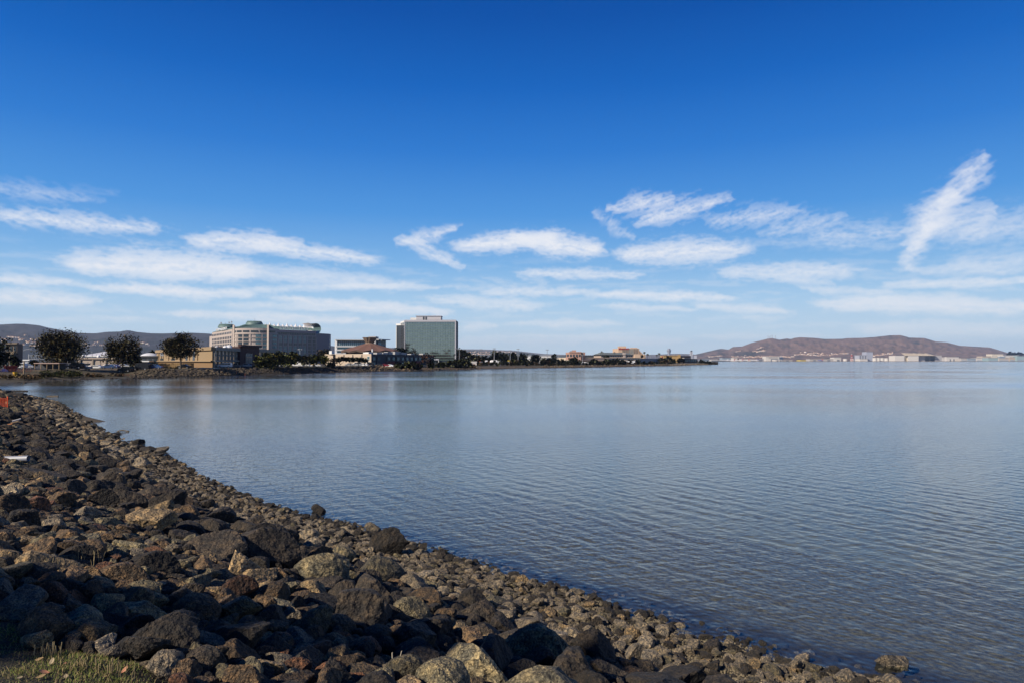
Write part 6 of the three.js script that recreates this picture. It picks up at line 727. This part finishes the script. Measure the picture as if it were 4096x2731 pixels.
// ---------------------------------------------------------------- vehicles
const tyre = std(0.02, 0.02, 0.02, 0.9), rimM = std(0.5, 0.5, 0.52, 0.35, { metalness: 0.6 }), carGlass = new THREE.MeshStandardMaterial({ color: RGB(0.02, 0.025, 0.03), roughness: 0.08 });
const SHAPES = {
  sedan: { L: 4.6, W: 1.75, body: [[-2.3, 0.35], [2.3, 0.35], [2.3, 0.8], [1.9, 0.95], [1.25, 1.0], [0.55, 1.42], [-0.75, 1.45], [-1.45, 1.0], [-2.2, 0.88], [-2.32, 0.6]], glass: [[[1.1, 1.02], [0.52, 1.36], [0.0, 1.38], [0.0, 1.02]], [[-0.08, 1.02], [-0.08, 1.38], [-0.72, 1.38], [-1.25, 1.02]]], wheels: [-1.4, 1.4], r: 0.32 },
  suv: { L: 5.3, W: 1.95, body: [[-2.65, 0.42], [2.65, 0.42], [2.65, 1.05], [2.5, 1.85], [2.2, 1.92], [-0.65, 1.92], [-1.35, 1.18], [-2.45, 1.05], [-2.68, 0.8]], glass: [[[-1.15, 1.22], [-0.6, 1.78], [0.25, 1.78], [0.25, 1.22]], [[0.35, 1.22], [0.35, 1.78], [1.15, 1.78], [1.15, 1.22]], [[1.28, 1.22], [1.28, 1.78], [2.3, 1.78], [2.45, 1.22]]], wheels: [-1.65, 1.7], r: 0.4 },
  van: { L: 5.6, W: 2.0, body: [[-2.8, 0.42], [2.8, 0.42], [2.8, 2.3], [2.6, 2.45], [-1.2, 2.42], [-2.0, 1.4], [-2.7, 1.1], [-2.85, 0.8]], glass: [[[-1.85, 1.42], [-1.2, 2.2], [-0.6, 2.2], [-0.6, 1.42]]], wheels: [-1.75, 1.7], r: 0.36 },
  pickup: { L: 5.4, W: 1.9, body: [[-2.7, 0.5], [2.7, 0.5], [2.7, 1.15], [0.75, 1.15], [0.6, 1.8], [-0.55, 1.82], [-1.2, 1.15], [-2.55, 1.05], [-2.75, 0.8]], glass: [[[-1.0, 1.2], [-0.5, 1.7], [0.0, 1.7], [0.0, 1.2]], [[0.08, 1.2], [0.08, 1.7], [0.5, 1.7], [0.6, 1.2]]], wheels: [-1.75, 1.7], r: 0.4 },
};
const carShapes = {};
for (const [k, s] of Object.entries(SHAPES)) { const sh = new THREE.Shape(s.body.map((p) => new THREE.Vector2(...p))), b = new THREE.ExtrudeGeometry(sh, { depth: s.W - 0.16, bevelEnabled: true, bevelSize: 0.06, bevelThickness: 0.08, bevelSegments: 2 }); b.translate(0, 0, -(s.W - 0.16) / 2); carShapes[k] = { b, glass: s.glass.flatMap((q) => [-1, 1].map((sd) => { const g = new THREE.ExtrudeGeometry(new THREE.Shape(q.map((p) => new THREE.Vector2(...p))), { depth: 0.03, bevelEnabled: false }); g.translate(0, 0, sd * (s.W / 2 + 0.008) - 0.015); return g; })), tyre: new THREE.CylinderGeometry(s.r, s.r, 0.24, 16).rotateX(Math.PI / 2), rim: new THREE.CylinderGeometry(s.r * 0.6, s.r * 0.6, 0.26, 12).rotateX(Math.PI / 2) }; }
const paints = { white: std(0.8, 0.8, 0.8, 0.3), silver: std(0.4, 0.41, 0.43, 0.3), black: std(0.015, 0.015, 0.018, 0.25), blue: std(0.05, 0.1, 0.24, 0.3), red: std(0.35, 0.02, 0.03, 0.3), grey: std(0.12, 0.12, 0.13, 0.3) };
function car(kind, paintName, u, depth0, turn, label, y) {
  const depth = ashore(u, depth0, 19);
  const s = SHAPES[kind], c = carShapes[kind], o = thing({ sedan: 'parked_car', suv: 'parked_suv', van: 'parked_van', pickup: 'pickup_truck' }[kind], label, kind === 'van' ? 'van' : kind === 'pickup' ? 'truck' : 'car', [X(u, depth), y ?? Math.max(landHeight(u, depth), 0.5), -depth], turn, 'vehicles parked along the far shore');
  if (depth < 320) o.scale.setScalar(0.84);
  mesh('body', c.b, paints[paintName], o); for (const g of c.glass) mesh('window', g, carGlass, o); for (const x of s.wheels) for (const z of [-1, 1]) { const t = mesh('wheel', c.tyre, tyre, o); t.position.set(x, s.r, z * (s.W / 2 - 0.1)); mesh('rim', c.rim, rimM, t); } for (const z of [-1, 1]) mesh('headlight', bx(0.06, 0.16, 0.3, -s.L / 2 - 0.05, 0.78, z * (s.W / 2 - 0.3)), rimM, o); for (const z of [-1, 1]) mesh('tail_light', bx(0.06, 0.2, 0.22, s.L / 2 + 0.06, 0.95, z * (s.W / 2 - 0.25)), std(0.35, 0.02, 0.02), o);
  return o;
}
[['suv', 'white', 898, 224, 0.12, 'white long sport utility car before the shaded office'], ['pickup', 'grey', 943, 238, 0.3, 'grey pickup behind the white sport utility car'], ['sedan', 'silver', 985, 240, 0.2, 'silver car beside the dark red entrance'], ['sedan', 'blue', 1003, 246, 0.2, 'dark blue car beside the silver one'], ['sedan', 'black', 1020, 244, 0.25, 'black car under the bushy olive tree'],
  ['suv', 'black', 503, 200, -0.2, 'black car at the end of the board fence'], ['van', 'black', 565, 203, 0.05, 'dark van before the board fence'], ['sedan', 'blue', 621, 205, 0.1, 'blue car before the board fence'], ['sedan', 'black', 736, 207, 0.05, 'black car behind the flat topped tree'],
  ['sedan', 'white', 388, 215, 0.05, 'white car with dark windows by the white tank'], ['sedan', 'blue', 432, 215, 0.2, 'blue car beside the dense round tree'], ['sedan', 'blue', 456, 218, -0.3, 'second blue car under the dense round tree'], ['sedan', 'white', 492, 220, 0.3, 'white car under the dense round tree'], ['pickup', 'silver', 328, 195, 0.05, 'silver pickup before the grey wall'], ['suv', 'black', 299, 192, 0.1, 'black car before the grey wall'], ['suv', 'white', 72, 205, 0.15, 'white roofed car beside the red container'], ['sedan', 'silver', 111, 210, 0.1, 'silver car behind the wooden pole'],
  ['van', 'white', 1188, 240, -0.05, 'long white van behind the clipped trees'], ['pickup', 'white', 1080, 238, 0.3, 'white work truck under the widest olive tree'], ['van', 'white', 1212, 252, 0.1, 'white box van beyond the clipped trees'], ['sedan', 'silver', 1140, 250, 0, 'silver car in the gap between olive trees'], ['sedan', 'white', 1262, 262, 0.2, 'white car behind the clipped green trees'],
  ['sedan', 'silver', 1398, 262, 0.1, 'silver car under the flat topped pines'], ['suv', 'silver', 1424, 266, 0.1, 'silver family car under the flat topped pines'], ['sedan', 'white', 1455, 264, -0.2, 'white car at the end of the flat topped pines'], ['suv', 'black', 1474, 268, 0.1, 'black car at the corner of the tan end wall'], ['sedan', 'black', 1518, 284, 0.2, 'black car before the charcoal front'], ['sedan', 'red', 1538, 284, 0.15, 'red car before the charcoal front'], ['sedan', 'white', 1560, 286, -0.3, 'white car half behind the green bush'],
  ['sedan', 'white', 2126, 470, 0, 'white car before the spreading dark tree'], ['suv', 'silver', 2040, 470, 0.1, 'silver car under the yellow sign'], ['sedan', 'white', 2215, 500, 0, 'white car before the big dark bush'], ...[2330, 2340, 2350, 2363, 2373, 2384, 2394].map((u, i) => ['sedan', i % 3 ? 'white' : 'silver', u, 600, 1.5, `${i % 3 ? 'white' : 'silver'} car in the row before the ribbed store wall`]), ['van', 'white', 2512, 640, 0, 'white van before the shaded wall'], ['van', 'white', 2528, 645, 0, 'second white van before the shaded wall']].forEach((a) => car(...a));
{ // trucks and site things
  const D = 430, o = thing('box_truck', 'white box truck with a dark logo patch facing the shore', 'truck', [X(1944, D), landHeight(1944, D) + 0.1, -D]); mesh('cargo_box', bx(1.6, 2.6, 4.2, 0.2, 1.9, 0), white, o); mesh('cab', bx(1.5, 1.6, 1.6, -1.4, 1.2, 0.4), paints.white, o); mesh('windshield', bx(1.2, 0.6, 0.05, -1.4, 1.6, 1.23), carGlass, o); mesh('logo_patch', bx(0.7, 0.55, 0.04, 0.25, 2.2, 2.12), charcoal, o); for (const z of [-1.2, 1.3]) for (const x of [-0.6, 0.9]) mesh('wheel', cyl(0.42, 0.42, 0.25, 0, -0.12, 0, 12).rotateX(Math.PI / 2).translate(x, 0.42, z), tyre, o);
  const t = thing('tanker_truck', 'white tanker truck behind the beach hedge', 'truck', [X(1978, 455), landHeight(1978, 455), -455]), tk = new THREE.CapsuleGeometry(1.0, 3.4, 6, 14).rotateZ(Math.PI / 2); tk.translate(-0.4, 2.2, 0); mesh('tank', tk, white, t); mesh('cab', bx(1.6, 1.8, 2, 3.0, 1.6, 0), paints.white, t); mesh('chassis', bx(7, 0.4, 1.4, 0.3, 0.9, 0), charcoal, t); for (const x of [-1.8, -0.8, 3]) for (const z of [-0.9, 0.9]) mesh('wheel', cyl(0.48, 0.48, 0.3, 0, -0.15, 0, 12).rotateX(Math.PI / 2).translate(x, 0.48, z), tyre, t);
  const ct = thing('white_container', 'white container with a grey side on the beach edge', 'container', [X(1897, 425), landHeight(1897, 425), -425]); mesh('box', bx(24 / F * 425, 2.4, 5, 0, 1.2, 0), std(0.6, 0.57, 0.55), ct); mesh('grey_side', bx(22 / F * 425, 2.3, 5, 23 / F * 425, 1.15, -0.4), std(0.14, 0.15, 0.18), ct); mesh('red_roof', bx(10 / F * 425, 0.3, 2, 3.2, 2.55, 0), std(0.3, 0.06, 0.04), ct); for (let i = 0; i < 7; i++) mesh('rib', bx(0.08, 2.2, 0.06, -1.6 + i * 0.53, 1.2, 2.52), std(0.55, 0.52, 0.5), ct);
  const rc = thing('red_container', 'red skip container in the construction yard', 'container', [X(42, 172), landHeight(42, 172), -172]); mesh('skip', (() => { const g = new THREE.CylinderGeometry(1.45, 1.2, 1.25, 4, 1); g.rotateY(Math.PI / 4); g.translate(0, 0.75, 0); return g; })(), std(0.32, 0.03, 0.02, 0.7), rc); mesh('rim', bx(2.1, 0.12, 2.1, 0, 1.38, 0), std(0.38, 0.05, 0.03), rc);
  const bt = mesh('blue_tarp_heap', (() => { const g = new THREE.SphereGeometry(0.9, 12, 8, 0, 6.3, 0, 1.57); const p = g.attributes.position; for (let i = 0; i < p.count; i++) p.setY(i, p.getY(i) * (0.8 + 0.2 * N2(p.getX(i) * 2, p.getZ(i) * 2))); g.computeVertexNormals(); return g; })(), std(0.45, 0.52, 0.75, 0.5)); bt.position.set(X(17, 170), landHeight(17, 170) + 0.1, -170); bt.scale.set(0.9, 0.9, 0.9); tag(bt, 'pale blue tarp heap beside the red container', 'tarp');
  const yb = thing('yellow_bin', 'yellow drum shaped bin at the marsh edge', 'bin', [X(60, 158), landHeight(60, 158), -158]); mesh('drum', cyl(0.45, 0.42, 0.95, 0, 0, 0, 14), std(0.65, 0.36, 0.02), yb); mesh('lid', cyl(0.47, 0.47, 0.08, 0, 0.95, 0, 14), std(0.6, 0.33, 0.02), yb); mesh('band', cyl(0.46, 0.45, 0.06, 0, 0.5, 0, 14), std(0.3, 0.16, 0.02), yb);
  const wt = thing('white_tank', 'white horizontal tank beside the white car', 'tank', [X(361, 213), landHeight(361, 213), -213]); mesh('vessel', new THREE.CapsuleGeometry(0.42, 0.5, 6, 12).rotateZ(Math.PI / 2).translate(0, 0.7, 0), std(0.6, 0.55, 0.5), wt); for (const x of [-0.35, 0.35]) mesh('saddle', bx(0.15, 0.4, 0.6, x, 0.15, 0), charcoal, wt);
  const sh = thing('open_shed', 'long low open shed with a pinkish flat roof in the yard', 'shed', [X(200, 182), landHeight(200, 182), -182]); mesh('roof', bx(6.8, 0.22, 3, 0, 1.55, 0), std(0.45, 0.32, 0.27), sh); for (const x of [-3.2, -1.6, 0, 1.6, 3.2]) mesh('post', bx(0.12, 1.5, 0.12, x, 0.75, 1.3), plank, sh); mesh('rear_wall', bx(6.6, 1.4, 0.1, 0, 0.7, -1.3), charcoal, sh);
  const gt = mesh('green_canopy', new THREE.ConeGeometry(0.75, 0.6, 4).rotateY(0.78).translate(0, 0.75, 0), std(0.02, 0.22, 0.16)); gt.position.set(X(227, 172), landHeight(227, 172), -172); tag(gt, 'small green canopy before the open shed', 'canopy');
  for (let i = 0; i < 4; i++) { const D2 = 214, u = 878 + i * 34, m = thing('orange_post', 'slim orange marker post on the path before the shaded office', 'post', [X(u, D2), landHeight(u, D2), -D2], 0, 'orange marker posts'); mesh('post', cyl(0.06, 0.06, 0.8, 0, 0, 0, 8), std(0.62, 0.2, 0.1), m); mesh('cap', cyl(0.07, 0.07, 0.06, 0, 0.8, 0, 8), std(0.62, 0.25, 0.15), m); }
  { const A = pt(-20, 165), B = pt(130, 172), base = [A[0], landHeight(0, 165), A[1]], o2 = thing('site_barrier', 'low orange plastic mesh barrier along the construction yard', 'fence', base), w = wallFrame(A, B, base); mesh('mesh', merge([0, 1, 2, 3, 4].map((k) => w.box(w.L / 2, base[1] + 0.15 + k * 0.16, w.L, 0.06, 0.03))), std(0.6, 0.2, 0.12), o2); for (let i = 0; i < 9; i++) mesh('stake', w.box((i + 0.5) * w.L / 9, base[1] + 0.4, 0.06, 0.95, 0.06, 0.03), std(0.5, 0.16, 0.08), o2); }
  { const A = pt(470, 186), B = pt(590, 190), base = [A[0], landHeight(500, 186) - 0.2, A[1]], o2 = thing('site_barrier', 'sagging orange mesh barrier on the stone bank', 'fence', base), w = wallFrame(A, B, base); mesh('mesh', merge([0, 1, 2, 3].map((k) => w.box(w.L / 2, base[1] + 0.15 + k * 0.18, w.L, 0.07, 0.03))), std(0.62, 0.18, 0.09), o2); for (let i = 0; i < 7; i++) mesh('stake', w.box((i + 0.5) * w.L / 7, base[1] + 0.4, 0.06, 0.95, 0.06, 0.03), std(0.5, 0.16, 0.08), o2); }
  { const A = pt(770, 212), B = pt(872, 214), base = [A[0], 2.2, A[1]], k = mesh('path_kerb', wallFrame(A, B, base).box(4, 2.32, 8, 0.3, 0.3), concrete); k.position.set(...base); tag(k, 'pale kerb at the foot of the yellow wall', 'kerb'); }
  for (const [u, D3, c, label] of [[1250, 274, [0.65, 0.42, 0.04], 'small yellow roller under the clipped trees'], [1270, 276, [0.6, 0.4, 0.05], 'second small yellow roller by the clipped trees']]) { const m = thing('site_roller', label, 'machine', [X(u, D3), landHeight(u, D3), -D3]); mesh('body', bx(1.4, 0.7, 1, 0, 0.8, 0), std(...c), m); mesh('drum', cyl(0.45, 0.45, 1, 0, -0.5, 0, 12).rotateX(Math.PI / 2).translate(-0.8, 0.45, 0), charcoal, m); mesh('wheel', cyl(0.42, 0.42, 1, 0, -0.5, 0, 12).rotateX(Math.PI / 2).translate(0.7, 0.42, 0), tyre, m); }
  const ys = thing('yellow_sign', 'bright yellow sign board on posts in the grove', 'sign', [X(2036, 480), landHeight(2036, 480), -480]); mesh('board', bx(2.2, 0.5, 0.15, 0, Y(1442, 480) - landHeight(2036, 480), 0), std(0.75, 0.55, 0.05), ys); for (const x of [-0.8, 0.8]) mesh('post', bx(0.12, Y(1442, 480) - landHeight(2036, 480), 0.12, x, (Y(1442, 480) - landHeight(2036, 480)) / 2, -0.1), metal, ys);
}
renderer.render(scene, camera);
